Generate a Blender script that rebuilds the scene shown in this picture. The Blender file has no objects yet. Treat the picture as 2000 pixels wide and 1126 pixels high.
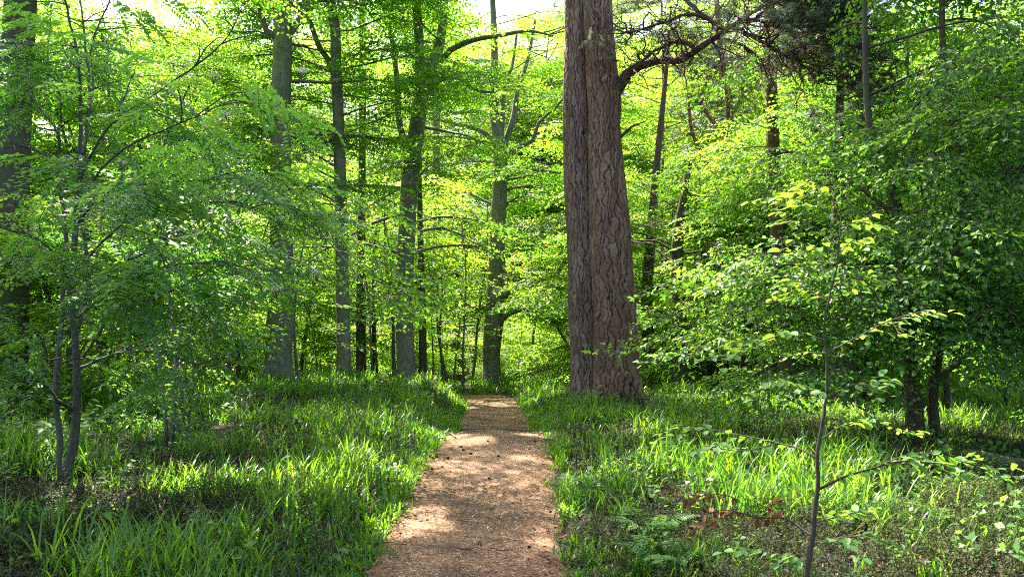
import bpy, math, random
import numpy as np
from math import radians, sin, cos, pi
random.seed(7)
RNG = np.random.default_rng(11)

# ------------------------------------------------------------------ camera, sky, sun, exposure
SC = bpy.context.scene
F, HZ, EYE = 1570.0, 640.0, 1.6          # focal length in photo pixels, horizon row, eye height
TH = math.atan((HZ - 563.0) / F)
cam_d = bpy.data.cameras.new("camera"); cam = bpy.data.objects.new("camera", cam_d)
SC.collection.objects.link(cam); SC.camera = cam
cam_d.sensor_width = 36; cam_d.lens = 36 * F / 2000.0
cam_d.clip_start = .05; cam_d.clip_end = 800
cam.location = (0, 0, EYE); cam.rotation_euler = (pi / 2 + TH, 0, 0)

SUN_AZ, SUN_EL = radians(-32), radians(51)   # left of straight ahead, height
S = np.array([sin(SUN_AZ) * cos(SUN_EL), cos(SUN_AZ) * cos(SUN_EL), sin(SUN_EL)])
world = bpy.data.worlds.new("World"); SC.world = world; world.use_nodes = True
nt = world.node_tree
sky = nt.nodes.new("ShaderNodeTexSky"); sky.sky_type = 'NISHITA'; sky.sun_disc = False
sky.sun_elevation = SUN_EL; sky.sun_rotation = SUN_AZ; sky.dust_density = 3.5; sky.air_density = .8; sky.ozone_density = .3
bg = nt.nodes["Background"]; bg.inputs[1].default_value = .11
nt.links.new(sky.outputs[0], bg.inputs[0])
sl = bpy.data.lights.new("sun", 'SUN'); sl.energy = 5.0; sl.angle = radians(.5); sl.color = (1, .93, .80)
so = bpy.data.objects.new("sun", sl); SC.collection.objects.link(so)
from mathutils import Vector
so.rotation_euler = Vector(S).to_track_quat('Z', 'Y').to_euler()
VS = SC.view_settings
VS.view_transform = 'Standard'; VS.look = 'None'; VS.exposure = 2.62; VS.gamma = 1.0
SC.render.engine = 'CYCLES'
CY = SC.cycles
CY.max_bounces = 10; CY.diffuse_bounces = 5; CY.transmission_bounces = 6; CY.glossy_bounces = 2
CY.transparent_max_bounces = 4; CY.caustics_reflective = False; CY.caustics_refractive = False
CY.sample_clamp_indirect = 6.0
CY.filter_width = 1.1
CY.use_denoising = False   # fine leaf detail survives better undenoised at 128 samples
try: CY.denoiser = 'OPENIMAGEDENOISE'; CY.denoising_prefilter = 'ACCURATE'
except Exception: pass

# ------------------------------------------------------------------ materials
def mat(name):
    m = bpy.data.materials.new(name); m.use_nodes = True; m.node_tree.nodes.clear(); return m, m.node_tree
def N(t, typ, **kw):
    n = t.nodes.new(typ)
    for k, v in kw.items(): setattr(n, k, v)
    return n
def ramp(t, src, stops):
    r = N(t, "ShaderNodeValToRGB"); e = r.color_ramp.elements
    while len(e) < len(stops): e.new(.5)
    for i, (p, c) in enumerate(stops): e[i].position = p; e[i].color = (*c, 1)
    if src is not None: t.links.new(src, r.inputs[0])
    return r.outputs[0]
def leaf_mat(name, dark, mid, light, td, tl, mixf=.5, rough=.42, spec=.4):
    """tint 0..1 picks the colour of every single leaf; the second pair is the light that comes through it"""
    m, t = mat(name); L = t.links
    a = N(t, "ShaderNodeAttribute", attribute_name="tint")
    c1 = ramp(t, a.outputs["Fac"], [(0, dark), (.5, mid), (1, light)])
    c2 = ramp(t, a.outputs["Fac"], [(0, td), (1, tl)])
    p = N(t, "ShaderNodeBsdfPrincipled"); L.new(c1, p.inputs["Base Color"])
    p.inputs["Roughness"].default_value = rough; p.inputs["Specular IOR Level"].default_value = spec
    tr = N(t, "ShaderNodeBsdfTranslucent"); L.new(c2, tr.inputs[0])
    mx = N(t, "ShaderNodeMixShader"); mx.inputs[0].default_value = mixf
    o = N(t, "ShaderNodeOutputMaterial")
    L.new(p.outputs[0], mx.inputs[1]); L.new(tr.outputs[0], mx.inputs[2]); L.new(mx.outputs[0], o.inputs[0])
    return m
def bark_mat(name, stops, scale=(9, 9, 2.2), bump=.5, moss=None, rough=.85):
    m, t = mat(name); L = t.links
    tc = N(t, "ShaderNodeTexCoord"); mp = N(t, "ShaderNodeMapping"); mp.inputs["Scale"].default_value = scale
    L.new(tc.outputs["Object"], mp.inputs[0])
    n1 = N(t, "ShaderNodeTexNoise"); n1.inputs["Scale"].default_value = 1.6; n1.inputs["Detail"].default_value = 8
    n1.inputs["Roughness"].default_value = .68; L.new(mp.outputs[0], n1.inputs[0])
    c = ramp(t, n1.outputs[0], stops)
    n2 = N(t, "ShaderNodeTexNoise"); n2.inputs["Scale"].default_value = 1.3; n2.inputs["Detail"].default_value = 6
    L.new(tc.outputs["Object"], n2.inputs[0])
    if moss:
        f = ramp(t, n2.outputs[0], [(.45, (0, 0, 0)), (.62, (1, 1, 1))])
        mix = N(t, "ShaderNodeMix", data_type='RGBA'); L.new(f, mix.inputs[0]); L.new(c, mix.inputs[6])
        mix.inputs[7].default_value = (*moss, 1); c = mix.outputs[2]
    p = N(t, "ShaderNodeBsdfPrincipled"); L.new(c, p.inputs["Base Color"]); p.inputs["Roughness"].default_value = rough
    p.inputs["Specular IOR Level"].default_value = .25
    b = N(t, "ShaderNodeBump"); b.inputs["Strength"].default_value = bump; b.inputs["Distance"].default_value = .03
    L.new(n1.outputs[0], b.inputs["Height"]); L.new(b.outputs[0], p.inputs["Normal"])
    o = N(t, "ShaderNodeOutputMaterial"); L.new(p.outputs[0], o.inputs[0])
    return m
def plate_mat(name, fissure, plates):
    m, t = mat(name); L = t.links
    a = N(t, "ShaderNodeAttribute", attribute_name="crack"); b_ = N(t, "ShaderNodeAttribute", attribute_name="plate")
    tc = N(t, "ShaderNodeTexCoord"); n = N(t, "ShaderNodeTexNoise"); n.inputs["Scale"].default_value = 14
    n.inputs["Detail"].default_value = 8; n.inputs["Roughness"].default_value = .7; L.new(tc.outputs["Object"], n.inputs[0])
    ad = N(t, "ShaderNodeMath", operation='MULTIPLY_ADD'); L.new(n.outputs[0], ad.inputs[0]); ad.inputs[1].default_value = .9
    s2 = N(t, "ShaderNodeMath", operation='MULTIPLY_ADD'); L.new(b_.outputs["Fac"], s2.inputs[0]); s2.inputs[1].default_value = .3; s2.inputs[2].default_value = -.13
    L.new(s2.outputs[0], ad.inputs[2])
    c = ramp(t, ad.outputs[0], plates)
    mix = N(t, "ShaderNodeMix", data_type='RGBA'); L.new(a.outputs["Fac"], mix.inputs[0])
    mix.inputs[6].default_value = (*fissure, 1); L.new(c, mix.inputs[7])
    p = N(t, "ShaderNodeBsdfPrincipled"); L.new(mix.outputs[2], p.inputs["Base Color"]); p.inputs["Roughness"].default_value = .8
    p.inputs["Specular IOR Level"].default_value = .3
    b = N(t, "ShaderNodeBump"); b.inputs["Strength"].default_value = .6; b.inputs["Distance"].default_value = .02
    L.new(n.outputs[0], b.inputs["Height"]); L.new(b.outputs[0], p.inputs["Normal"])
    o = N(t, "ShaderNodeOutputMaterial"); L.new(p.outputs[0], o.inputs[0])
    return m

M = {}
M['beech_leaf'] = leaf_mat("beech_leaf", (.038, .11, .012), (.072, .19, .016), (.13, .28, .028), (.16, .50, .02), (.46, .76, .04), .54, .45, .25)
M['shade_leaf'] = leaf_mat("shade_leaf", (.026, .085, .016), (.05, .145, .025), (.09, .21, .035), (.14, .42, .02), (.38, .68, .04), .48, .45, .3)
M['understory_leaf'] = leaf_mat("understory_leaf", (.06, .14, .01), (.11, .23, .014), (.21, .32, .02), (.24, .56, .015), (.58, .80, .06), .56, .5, .2)
M['rowan_leaf'] = leaf_mat("rowan_leaf", (.04, .13, .035), (.075, .21, .055), (.14, .30, .08), (.13, .42, .03), (.36, .66, .06), .44, .5, .3)
M['sapling_leaf'] = leaf_mat("sapling_leaf", (.05, .14, .03), (.08, .20, .04), (.20, .32, .05), (.14, .38, .03), (.50, .68, .05), .40, .5, .2)
M['dead_leaf'] = leaf_mat("dead_leaf", (.09, .04, .018), (.17, .075, .034), (.27, .13, .06), (.14, .05, .015), (.28, .12, .04), .25, .6, .2)
M['grass'] = leaf_mat("grass_blade", (.03, .09, .010), (.06, .16, .015), (.14, .27, .025), (.13, .42, .015), (.44, .70, .03), .42, .36, .4)
M['heather'] = leaf_mat("heather_sprig", (.05, .034, .018), (.038, .062, .014), (.07, .10, .022), (.06, .06, .015), (.16, .26, .03), .3, .6, .2)
M['herb'] = leaf_mat("herb_leaf", (.03, .10, .02), (.06, .17, .035), (.12, .25, .06), (.12, .34, .03), (.34, .58, .04), .4, .45, .3)
M['needle'] = leaf_mat("pine_needle", (.07, .12, .07), (.13, .18, .12), (.24, .20, .11), (.14, .22, .10), (.30, .38, .18), .42, .5, .3)
M['flower'] = leaf_mat("cream_flower", (.5, .48, .35), (.65, .62, .48), (.75, .72, .6), (.4, .4, .3), (.6, .6, .45), .3)
M['dry_flower'] = leaf_mat("dry_flower", (.35, .14, .05), (.45, .22, .10), (.55, .32, .16), (.4, .2, .1), (.5, .3, .15), .3)
M['beech_bark'] = bark_mat("beech_bark", [(.25, (.07, .065, .045)), (.5, (.16, .15, .105)), (.75, (.30, .28, .21))], (7, 7, 5), .3, (.11, .13, .06))
M['grey_bark'] = bark_mat("grey_bark", [(.25, (.05, .045, .04)), (.5, (.12, .11, .095)), (.8, (.24, .22, .20))], (30, 30, 12), .3, (.06, .08, .03))
M['rowan_bark'] = bark_mat("rowan_bark", [(.25, (.03, .027, .024)), (.5, (.08, .073, .063)), (.8, (.19, .175, .155))], (30, 30, 12), .3, (.045, .06, .025))
M['dark_bark'] = bark_mat("dark_bark", [(.3, (.03, .024, .017)), (.55, (.085, .062, .045)), (.8, (.17, .13, .10))], (16, 16, 3), .8, (.06, .075, .03))
M['pine_limb'] = bark_mat("pine_limb", [(.3, (.04, .025, .018)), (.55, (.12, .075, .05)), (.8, (.24, .17, .12))], (14, 14, 6), .8)
M['red_bark'] = bark_mat("red_bark", [(.3, (.08, .035, .02)), (.55, (.26, .12, .065)), (.8, (.40, .22, .13))], (10, 10, 4), .6)
M['twig'] = bark_mat("twig_bark", [(.3, (.03, .022, .015)), (.7, (.09, .07, .05))], (20, 20, 20), .1)
M['stub'] = bark_mat("bare_stub_wood", [(.3, (.12, .11, .06)), (.7, (.30, .27, .17))], (20, 20, 5), .3)
M['pine_plate_grey'] = plate_mat("grey_pine_plates", (.015, .011, .009), [(.15, (.11, .06, .04)), (.45, (.20, .12, .082)), (.7, (.30, .205, .15)), (1, (.43, .35, .28))])
M['pine_plate'] = plate_mat("pine_plates", (.022, .014, .010), [(.15, (.12, .06, .037)), (.45, (.205, .112, .07)), (.7, (.30, .19, .13)), (1, (.43, .33, .26))])

# ------------------------------------------------------------------ mesh helpers
def build(name, V, Q, mats, parent=None, tint=None, mi=None, smooth=False, origin=(0, 0, 0), vattr=None):
    V = np.asarray(V, np.float32) - np.asarray(origin, np.float32); Q = np.asarray(Q, np.int32)
    me = bpy.data.meshes.new(name)
    me.vertices.add(len(V)); me.vertices.foreach_set("co", V.ravel())
    me.loops.add(Q.size); me.loops.foreach_set("vertex_index", Q.ravel())
    me.polygons.add(len(Q)); me.polygons.foreach_set("loop_start", np.arange(0, Q.size, Q.shape[1], dtype=np.int32))
    if mi is not None: me.polygons.foreach_set("material_index", np.asarray(mi, np.int32))
    if smooth: me.polygons.foreach_set("use_smooth", np.ones(len(Q), bool))
    me.update(calc_edges=True)
    if tint is not None:
        a = me.attributes.new("tint", 'FLOAT', 'FACE'); a.data.foreach_set("value", np.clip(tint, 0, 1).astype(np.float32))
    for k, v in (vattr or {}).items():
        a = me.attributes.new(k, 'FLOAT', 'POINT'); a.data.foreach_set("value", v.astype(np.float32))
    for m in (mats if isinstance(mats, (list, tuple)) else [mats]): me.materials.append(m)
    o = bpy.data.objects.new(name, me); SC.collection.objects.link(o)
    if parent is not None: o.parent = parent
    return o
def thing(name, label, cat, loc, group=None):
    o = bpy.data.objects.new(name, None); SC.collection.objects.link(o); o.location = loc
    o.empty_display_size = .2
    o["label"] = label; o["category"] = cat
    if group: o["group"] = group
    return o
def unit(v): return v / (np.linalg.norm(v) + 1e-9)
def smooth_path(P, R, step):
    """Catmull-Rom through the joints, resampled"""
    P = np.asarray(P, float); R = np.asarray(R, float)
    if len(P) < 3: n = max(2, int(np.linalg.norm(P[-1] - P[0]) / step)); t = np.linspace(0, 1, n + 1)[:, None]; return P[0] * (1 - t) + P[-1] * t, R[0] * (1 - t[:, 0]) + R[-1] * t[:, 0]
    A = np.vstack([2 * P[0] - P[1], P, 2 * P[-1] - P[-2]]); out, ro = [], []
    for i in range(len(P) - 1):
        n = max(1, int(np.linalg.norm(P[i + 1] - P[i]) / step)); t = (np.arange(n) / n)[:, None]
        p0, p1, p2, p3 = A[i:i + 4]
        out.append(.5 * (2 * p1 + (p2 - p0) * t + (2 * p0 - 5 * p1 + 4 * p2 - p3) * t**2 + (3 * p1 - p0 - 3 * p2 + p3) * t**3))
        ro.append(R[i] * (1 - t[:, 0]) + R[i + 1] * t[:, 0])
    out.append(P[-1:]); ro.append(R[-1:])
    return np.vstack(out), np.concatenate(ro)
class Wood:
    def __init__(s): s.V = []; s.Q = []; s.n = 0
    def tube(s, P, R, k=5, lobes=0, seed=0):
        P = np.asarray(P, float); n = len(P); R = np.broadcast_to(R, (n,))
        T = np.gradient(P, axis=0); T /= np.linalg.norm(T, axis=1)[:, None] + 1e-9
        ref = np.array([1., 0, 0]) if abs(T[0][0]) < .8 else np.array([0, 1., 0])
        U = np.empty_like(P); u = ref
        for i in range(n):
            u = u - T[i] * (u @ T[i]); u = u / (np.linalg.norm(u) + 1e-9); U[i] = u
        Wv = np.cross(T, U); a = np.linspace(0, 2 * pi, k, endpoint=False)
        rad = np.repeat(R[:, None], k, 1)
        if lobes:
            L = np.concatenate([[0], np.cumsum(np.linalg.norm(np.diff(P, axis=0), axis=1))])[:, None]
            g = np.random.default_rng(seed); ph = g.uniform(0, 6.28, 6)
            rad = rad * (1 + lobes * (.6 * np.sin(2 * a + ph[0] + .25 * L) + .8 * np.sin(3 * a + ph[1] - .2 * L) + .5 * np.sin(5 * a + ph[2] + .5 * L) + .3 * np.sin(9 * a + ph[3] + 1.3 * L)))
        X = P[:, None] + rad[..., None] * (np.cos(a)[None, :, None] * U[:, None] + np.sin(a)[None, :, None] * Wv[:, None])
        s.V.append(X.reshape(-1, 3))
        i = np.arange(n - 1)[:, None] * k; j = np.arange(k)[None]; j2 = (j + 1) % k
        s.Q.append((np.stack([i + j, i + j2, i + k + j2, i + k + j], -1) + s.n).reshape(-1, 4)); s.n += n * k
    def arrays(s): return np.vstack(s.V), np.vstack(s.Q)
    def build(s, name, m, parent, origin=(0, 0, 0)):
        V, Q = s.arrays(); return build(name, V, Q, m, parent, smooth=True, origin=origin)

# ---- sprays: flat leafy branchlets along +x, used as the unit of every crown
def leaf_quads(B, az, pitch, roll, l, w, hi):
    """B n,3 base; one bent diamond (or two halves folded on the midrib) per leaf"""
    n = len(B); ca, sa, cp, sp = np.cos(az), np.sin(az), np.cos(pitch), np.sin(pitch)
    X = np.stack([ca * cp, sa * cp, -sp], 1); Y0 = np.stack([-sa, ca, np.zeros(n)], 1); Z0 = np.cross(X, Y0)
    Y = Y0 * np.cos(roll)[:, None] + Z0 * np.sin(roll)[:, None]; Z = np.cross(X, Y)
    l = l[:, None]; w = w[:, None]
    if not hi:
        V = np.stack([B, B + X * l * .45 + Y * w * .5 + Z * w * .12, B + X * l, B + X * l * .45 - Y * w * .5 + Z * w * .12], 1)
        Q = np.arange(n * 4).reshape(n, 4); return V.reshape(-1, 3), Q, 1
    up = Z * w * .16
    V = np.stack([B, B + X * l * .26 + Y * w * .46 + up, B + X * l * .68 + Y * w * .42 + up, B + X * l - Z * w * .1,
                  B + X * l * .68 - Y * w * .42 + up, B + X * l * .26 - Y * w * .46 + up], 1)
    b = np.arange(n)[:, None] * 6
    Q = np.stack([b + [0, 1, 2, 3], b + [0, 3, 4, 5]], 1).reshape(-1, 4); return V.reshape(-1, 3), Q, 2
def twig_quads(A, B, r):
    w = Wood()
    for a, b in zip(A, B): w.tube(np.array([a, b]), np.array([r, r * .5]), 3)
    return w.arrays()
def pack(leaves, twigs, rng, tv=.22):
    V, Q, per = leaves; n = len(Q) // per; tint = np.repeat(rng.normal(0, tv, n), per)
    mi = np.zeros(len(Q), int)
    if twigs is not None:
        V2, Q2 = twigs; Q = np.vstack([Q, Q2 + len(V)]); V = np.vstack([V, V2]); mi = np.concatenate([mi, np.ones(len(Q2), int)]); tint = np.concatenate([tint, np.zeros(len(Q2))])
    return V, Q, tint, mi
def beech_spray(seed, L=.9, leaf=.092, sp=.055, hi=False, rough=.42, wide=1., thick=.003):
    g = np.random.default_rng(seed); B, az, A0, B0 = [], [], [], []
    zc = lambda x: -.10 * x * x
    A0.append((0, 0, 0)); B0.append((L * .5, 0, zc(L * .5))); A0.append(B0[0]); B0.append((L, 0, zc(L)))
    x = .10; side = 1
    while x < L:
        sl = (.42 * (1 - (x / L) ** 1.5) + .08) * g.uniform(.7, 1.15) * wide * L / .9; a = side * g.uniform(.7, 1.0)
        z0 = zc(x); e = (x + sl * cos(a), sl * sin(a), z0 - .06 * sl + g.normal(0, .03)); A0.append((x, 0, z0)); B0.append(e)
        s = .04; k = 1
        while s < sl:
            f = s / sl; B.append((x + (e[0] - x) * f, e[1] * f, z0 + (e[2] - z0) * f)); az.append(a + k * g.uniform(.4, 1.0)); k = -k; s += sp * g.uniform(.75, 1.3)
        B.append(e); az.append(a + g.normal(0, .2)); x += sp * 2.0 * g.uniform(.8, 1.25); side = -side
    B.append((L, 0, zc(L))); az.append(0)
    B = np.array(B); az = np.array(az); n = len(B)
    B[:, 2] += g.normal(0, .012, n)
    lv = leaf_quads(B, az, g.normal(.18, rough * .7, n), g.normal(0, rough, n), leaf * g.uniform(.7, 1.2, n), leaf * .66 * g.uniform(.8, 1.15, n), hi)
    return pack(lv, twig_quads(A0, B0, thick), g)
def pinnate(g, base, az0, L, droop, nl=7, leaflet=.056, hi=False):
    B, az, pi_, ro, ll = [], [], [], [], []
    for i in range(nl):
        t = (i + .8) / (nl + .2); x = L * t; d = droop * t * x
        p = base + np.array([cos(az0) * x, sin(az0) * x, -d])
        for s in (1, -1):
            B.append(p); az.append(az0 + s * g.uniform(1.0, 1.25)); pi_.append(.15 + g.normal(0, .12)); ro.append(-s * .25 + g.normal(0, .15)); ll.append(leaflet * (1 - .35 * abs(t - .55)) * g.uniform(.9, 1.1))
    B.append(base + np.array([cos(az0) * L, sin(az0) * L, -droop * L])); az.append(az0); pi_.append(droop); ro.append(0); ll.append(leaflet * .9)
    return B, az, pi_, ro, ll
def rowan_spray(seed, hi=False):
    g = np.random.default_rng(seed); acc = [[], [], [], [], []]; A0, B0 = [], []
    Lt = .30; A0.append((0, 0, 0)); B0.append((Lt, 0, -.02))
    for i in range(6):
        x = Lt * (.15 + .85 * i / 5); a = (1 if i % 2 else -1) * g.uniform(.5, 1.1) * (1 - .6 * i / 5); b = np.array([x, 0, -.02 * x / Lt + g.normal(0, .01)]); L = g.uniform(.13, .18)
        dr = g.uniform(.15, .75); r = pinnate(g, b, a, L, dr)
        for k in range(5): acc[k].extend(r[k])
        A0.append(tuple(b)); B0.append((b[0] + cos(a) * L, sin(a) * L, b[2] - dr * L))
    B, az, p, ro, ll = [np.array(q) for q in acc]
    lv = leaf_quads(B, az, p, ro, ll, ll * .42, hi)
    return pack(lv, twig_quads(A0, B0, .0016), g, .12)
def needle_spray(seed):
    g = np.random.default_rng(seed); B, az, p, A0, B0 = [], [], [], [], []
    for k in range(7):
        a = g.uniform(-1.1, 1.1); L = g.uniform(.15, .42); z = g.uniform(-.05, .16); e = np.array([L * cos(a), L * sin(a), z]); A0.append((0, 0, 0)); B0.append(tuple(e))
        for i in range(56):
            B.append(e * g.uniform(.35, 1.02)); az.append(a + g.normal(0, .9)); p.append(g.normal(-.45, .5))
    B, az, p = np.array(B), np.array(az), np.array(p); n = len(B)
    lv = leaf_quads(B, az, p, g.uniform(-1.5, 1.5, n), g.uniform(.045, .08, n), np.full(n, .006), False)
    return pack(lv, twig_quads(A0, B0, .005), g)
def sprig(seed, n_st, L, leaf, per, w=.4):
    g = np.random.default_rng(seed); B, az, p, A0, B0 = [], [], [], [], []
    for k in range(n_st):
        a = g.uniform(0, 6.28); le = g.uniform(.1, .6); h = L * g.uniform(.6, 1.1); e = np.array([sin(le) * cos(a) * h, sin(le) * sin(a) * h, cos(le) * h]); o = np.array([g.normal(0, .03), g.normal(0, .03), 0])
        A0.append(tuple(o)); B0.append(tuple(o + e))
        for i in range(per): B.append(o + e * g.uniform(.25, 1.02)); az.append(g.uniform(0, 6.28)); p.append(g.normal(-.3, .4))
    B, az, p = np.array(B), np.array(az), np.array(p); n = len(B)
    lv = leaf_quads(B, az, p, g.normal(0, .4, n), leaf * g.uniform(.7, 1.2, n), leaf * w * np.ones(n), False)
    return pack(lv, twig_quads(A0, B0, .0022), g)

SPRAYS = {
    'beech': [beech_spray(100 + i) for i in range(6)],
    'beech_hi': [beech_spray(120 + i, .8, .075, .06, True, .5) for i in range(5)],
    'beech_lo': [beech_spray(140 + i, 1.1, .125, .11, False, .45, 1, .006) for i in range(4)],
    'far': [beech_spray(160 + i, 1.8, .26, .24, False, .6, 1.1, .012) for i in range(4)],
    'rowan': [rowan_spray(180 + i) for i in range(5)],
    'needle': [needle_spray(200 + i) for i in range(5)],
    'heather': [sprig(220 + i, 7, .20, .024, 13) for i in range(5)],
    'herb': [sprig(240 + i, 3, .14, .035, 6, .7) for i in range(5)],
}
PATCHES = []                                         # sun flecks: (x, y, radius) on the ground that the canopy leaves open
def open_to_sun(C, rng):
    """leaves that stand between the sun and one of the flecks are missing from the canopy"""
    keep = np.ones(len(C), bool)
    for (x, y, z, r) in PATCHES:
        g = C - S * ((C[:, 2] - z) / S[2])[:, None]
        d = np.hypot(g[:, 0] - x, (g[:, 1] - y)); keep &= (d > r * rng.uniform(.8, 1.15, len(C))) | (C[:, 2] < z + .7)
    return keep
class Crown:
    def __init__(s, kind, seed=0): s.kind = kind; s.P = []; s.A = []; s.g = np.random.default_rng(seed)
    def put(s, pos, az, droop=.2, roll=0., sc=1., tint=.45): s.P.append(pos); s.A.append((az, droop, roll, sc, tint))
    def arrays(s, cull=True):
        P = np.array(s.P); A = np.array(s.A); var = s.g.integers(0, len(SPRAYS[s.kind]), len(P))
        Vs, Qs, Ts, Ms, off = [], [], [], [], 0
        for v, (V, Q, T, mi) in enumerate(SPRAYS[s.kind]):
            I = np.where(var == v)[0]
            if not len(I): continue
            az, dr, ro, sc, ti = A[I].T
            cz, sz, cy, sy, cx, sx = np.cos(az), np.sin(az), np.cos(dr), np.sin(dr), np.cos(ro), np.sin(ro)
            Z = np.zeros_like(cz)
            Rz = np.stack([cz, -sz, Z, sz, cz, Z, Z, Z, Z + 1], 1).reshape(-1, 3, 3)
            Ry = np.stack([cy, Z, sy, Z, Z + 1, Z, -sy, Z, cy], 1).reshape(-1, 3, 3)
            Rx = np.stack([Z + 1, Z, Z, Z, cx, -sx, Z, sx, cx], 1).reshape(-1, 3, 3)
            R = (Rz @ Ry @ Rx) * sc[:, None, None]
            X = np.einsum('kij,nj->kni', R, V) + P[I][:, None]
            Vs.append(X.reshape(-1, 3)); Qs.append((Q[None] + np.arange(len(I))[:, None, None] * len(V)).reshape(-1, 4) + off)
            Ts.append((T[None] + ti[:, None]).ravel()); Ms.append(np.tile(mi, len(I))); off += len(I) * len(V)
        V, Q, T, mi = np.vstack(Vs), np.vstack(Qs), np.concatenate(Ts), np.concatenate(Ms)
        if cull and PATCHES:
            k = open_to_sun(V[Q[:, 0]], s.g); Q, T, mi = Q[k], T[k], mi[k]
        return V, Q, T, mi
    def build(s, name, m, parent, origin=(0, 0, 0), wood='twig', cull=True):
        V, Q, T, mi = s.arrays(cull)
        return build(name, V, Q, [m, M[wood]], parent, tint=T, mi=mi, origin=origin)
def wander(g, p, d, L, n, jit=.12, up=0., droop=0.):
    out = [np.array(p, float)]; d = unit(np.array(d, float)); st = L / n
    for i in range(n):
        d = d + g.normal(0, jit, 3); d[2] += up - droop * (i / n); d = unit(d); out.append(out[-1] + d * st)
    return np.array(out)
def at(P, t):
    f = t * (len(P) - 1); i = min(int(f), len(P) - 2); return P[i] + (P[i + 1] - P[i]) * (f - i), unit(P[i + 1] - P[i])
def leafy_branch(g, wood, crown, p, d, L, r, nter=6, tl=(.7, 1.4), nsp=4, droop=(.1, .4), sc=(.8, 1.2), tint=.45, bd=.12, t0=.25, jit=.12, up=.0):
    P = wander(g, p, d, L, 7, jit, up, bd); wood.tube(P, np.linspace(r, r * .3, len(P)), 5)
    side = 1
    for k in range(nter + 1):
        t = 1. if k == nter else t0 + (1 - t0) * (k + g.uniform(0, .9)) / nter
        q, dd = at(P, min(t, .999)); a0 = math.atan2(dd[1], dd[0]); a = a0 + (0 if k == nter else side * g.uniform(.5, 1.2)); side = -side
        Lt = g.uniform(*tl) * (1.1 - .4 * t); td = np.array([cos(a), sin(a), dd[2] * .6 + g.normal(.05, .12)])
        Tp = wander(g, q, td, Lt, 4, .12, 0, bd); wood.tube(Tp, np.linspace(r * .3, r * .1 + .002, 5), 3)
        ss = 1; tt = tint + g.normal(0, .10)
        for m in range(nsp):
            s = .999 if m == nsp - 1 else (m + g.uniform(.2, .9)) / nsp
            qq, d3 = at(Tp, s); b = math.atan2(d3[1], d3[0]) + (0 if m == nsp - 1 else ss * g.uniform(.4, 1.1)); ss = -ss
            crown.put(qq, b, g.uniform(*droop), g.normal(0, .22), g.uniform(*sc), tt + g.normal(0, .07))

# ------------------------------------------------------------------ the lie of the land
_ys = np.arange(-20, 400, .1)
_zp = np.interp(_ys, [-20, 0, 5, 8, 9.6, 10.5, 11.4, 12.6, 13.6, 18, 22, 30, 60, 120, 400], [0, 0, 0, .11, .2, .24, .1, -.07, -.1, -.19, -.27, -.5, -1.6, -3, -6])
_zp = np.convolve(np.pad(_zp, 3, 'edge'), np.ones(7) / 7, 'valid')
_zl = np.interp(_ys, [-20, 0, 4, 8, 14, 20, 24, 34, 60, 120, 400], [.0, .0, .05, .24, .30, .26, .0, -.7, -1.8, -3, -6])
_zl = np.convolve(np.pad(_zl, 20, 'edge'), np.ones(41) / 41, 'valid')
_zr = np.interp(_ys, [-20, 0, 4, 8, 14, 18, 24, 34, 60, 120, 400], [.0, .0, .04, .12, .08, -.02, -.2, -.8, -1.8, -3, -6])
_zr = np.convolve(np.pad(_zr, 20, 'edge'), np.ones(41) / 41, 'valid')
def xc(y): return np.interp(y, [-20, 0, 5.2, 10.4, 13.5, 18, 21, 23, 24.5, 26, 30], [-.4, -.36, -.28, -.22, -.28, -.40, -.55, -1.0, -2.0, -3.6, -8])
def sstep(a, b, x): t = np.clip((x - a) / (b - a), 0, 1); return t * t * (3 - 2 * t)
def lump(x, y): return .05 * np.sin(x * 1.3 + 1.7 * np.sin(y * .7)) * np.cos(y * 1.1 + .5) + .03 * np.sin(x * 3.1 + y * 2.3) + .02 * np.sin(5.3 * x - 2.9 * y + 1)
def H(x, y, path=True):
    x = np.asarray(x, float); y = np.asarray(y, float)
    d = x - xc(y); side = np.where(d < 0, np.interp(y, _ys, _zl), np.interp(y, _ys, _zr))
    side = side + lump(x, y) - .22 * sstep(4, 11, d) * (y < 60)
    s = sstep(.62, 1.5, np.abs(d)); s = np.where(y > 25, 1, s)
    return np.interp(y, _ys, _zp) * (1 - s) + side * s - .03 * (1 - s) * path
def W(px, py, d):
    """the point d metres ahead of the tripod on the sight line measured off the photograph"""
    u, v = (px - 1000) / F, -(py - 563) / F; y = cos(TH) - v * sin(TH); z = sin(TH) + v * cos(TH)
    return np.array([u * d / y, d, EYE + z * d / y])
def G(px, py):
    d = 2.5
    while d < 90:
        p = W(px, py, d)
        if p[2] <= H(p[0], p[1]): return np.array([p[0], p[1], float(H(p[0], p[1]))])
        d += .04
    return p
def ground_at(x, y): return np.array([x, y, float(H(x, y))])

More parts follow.
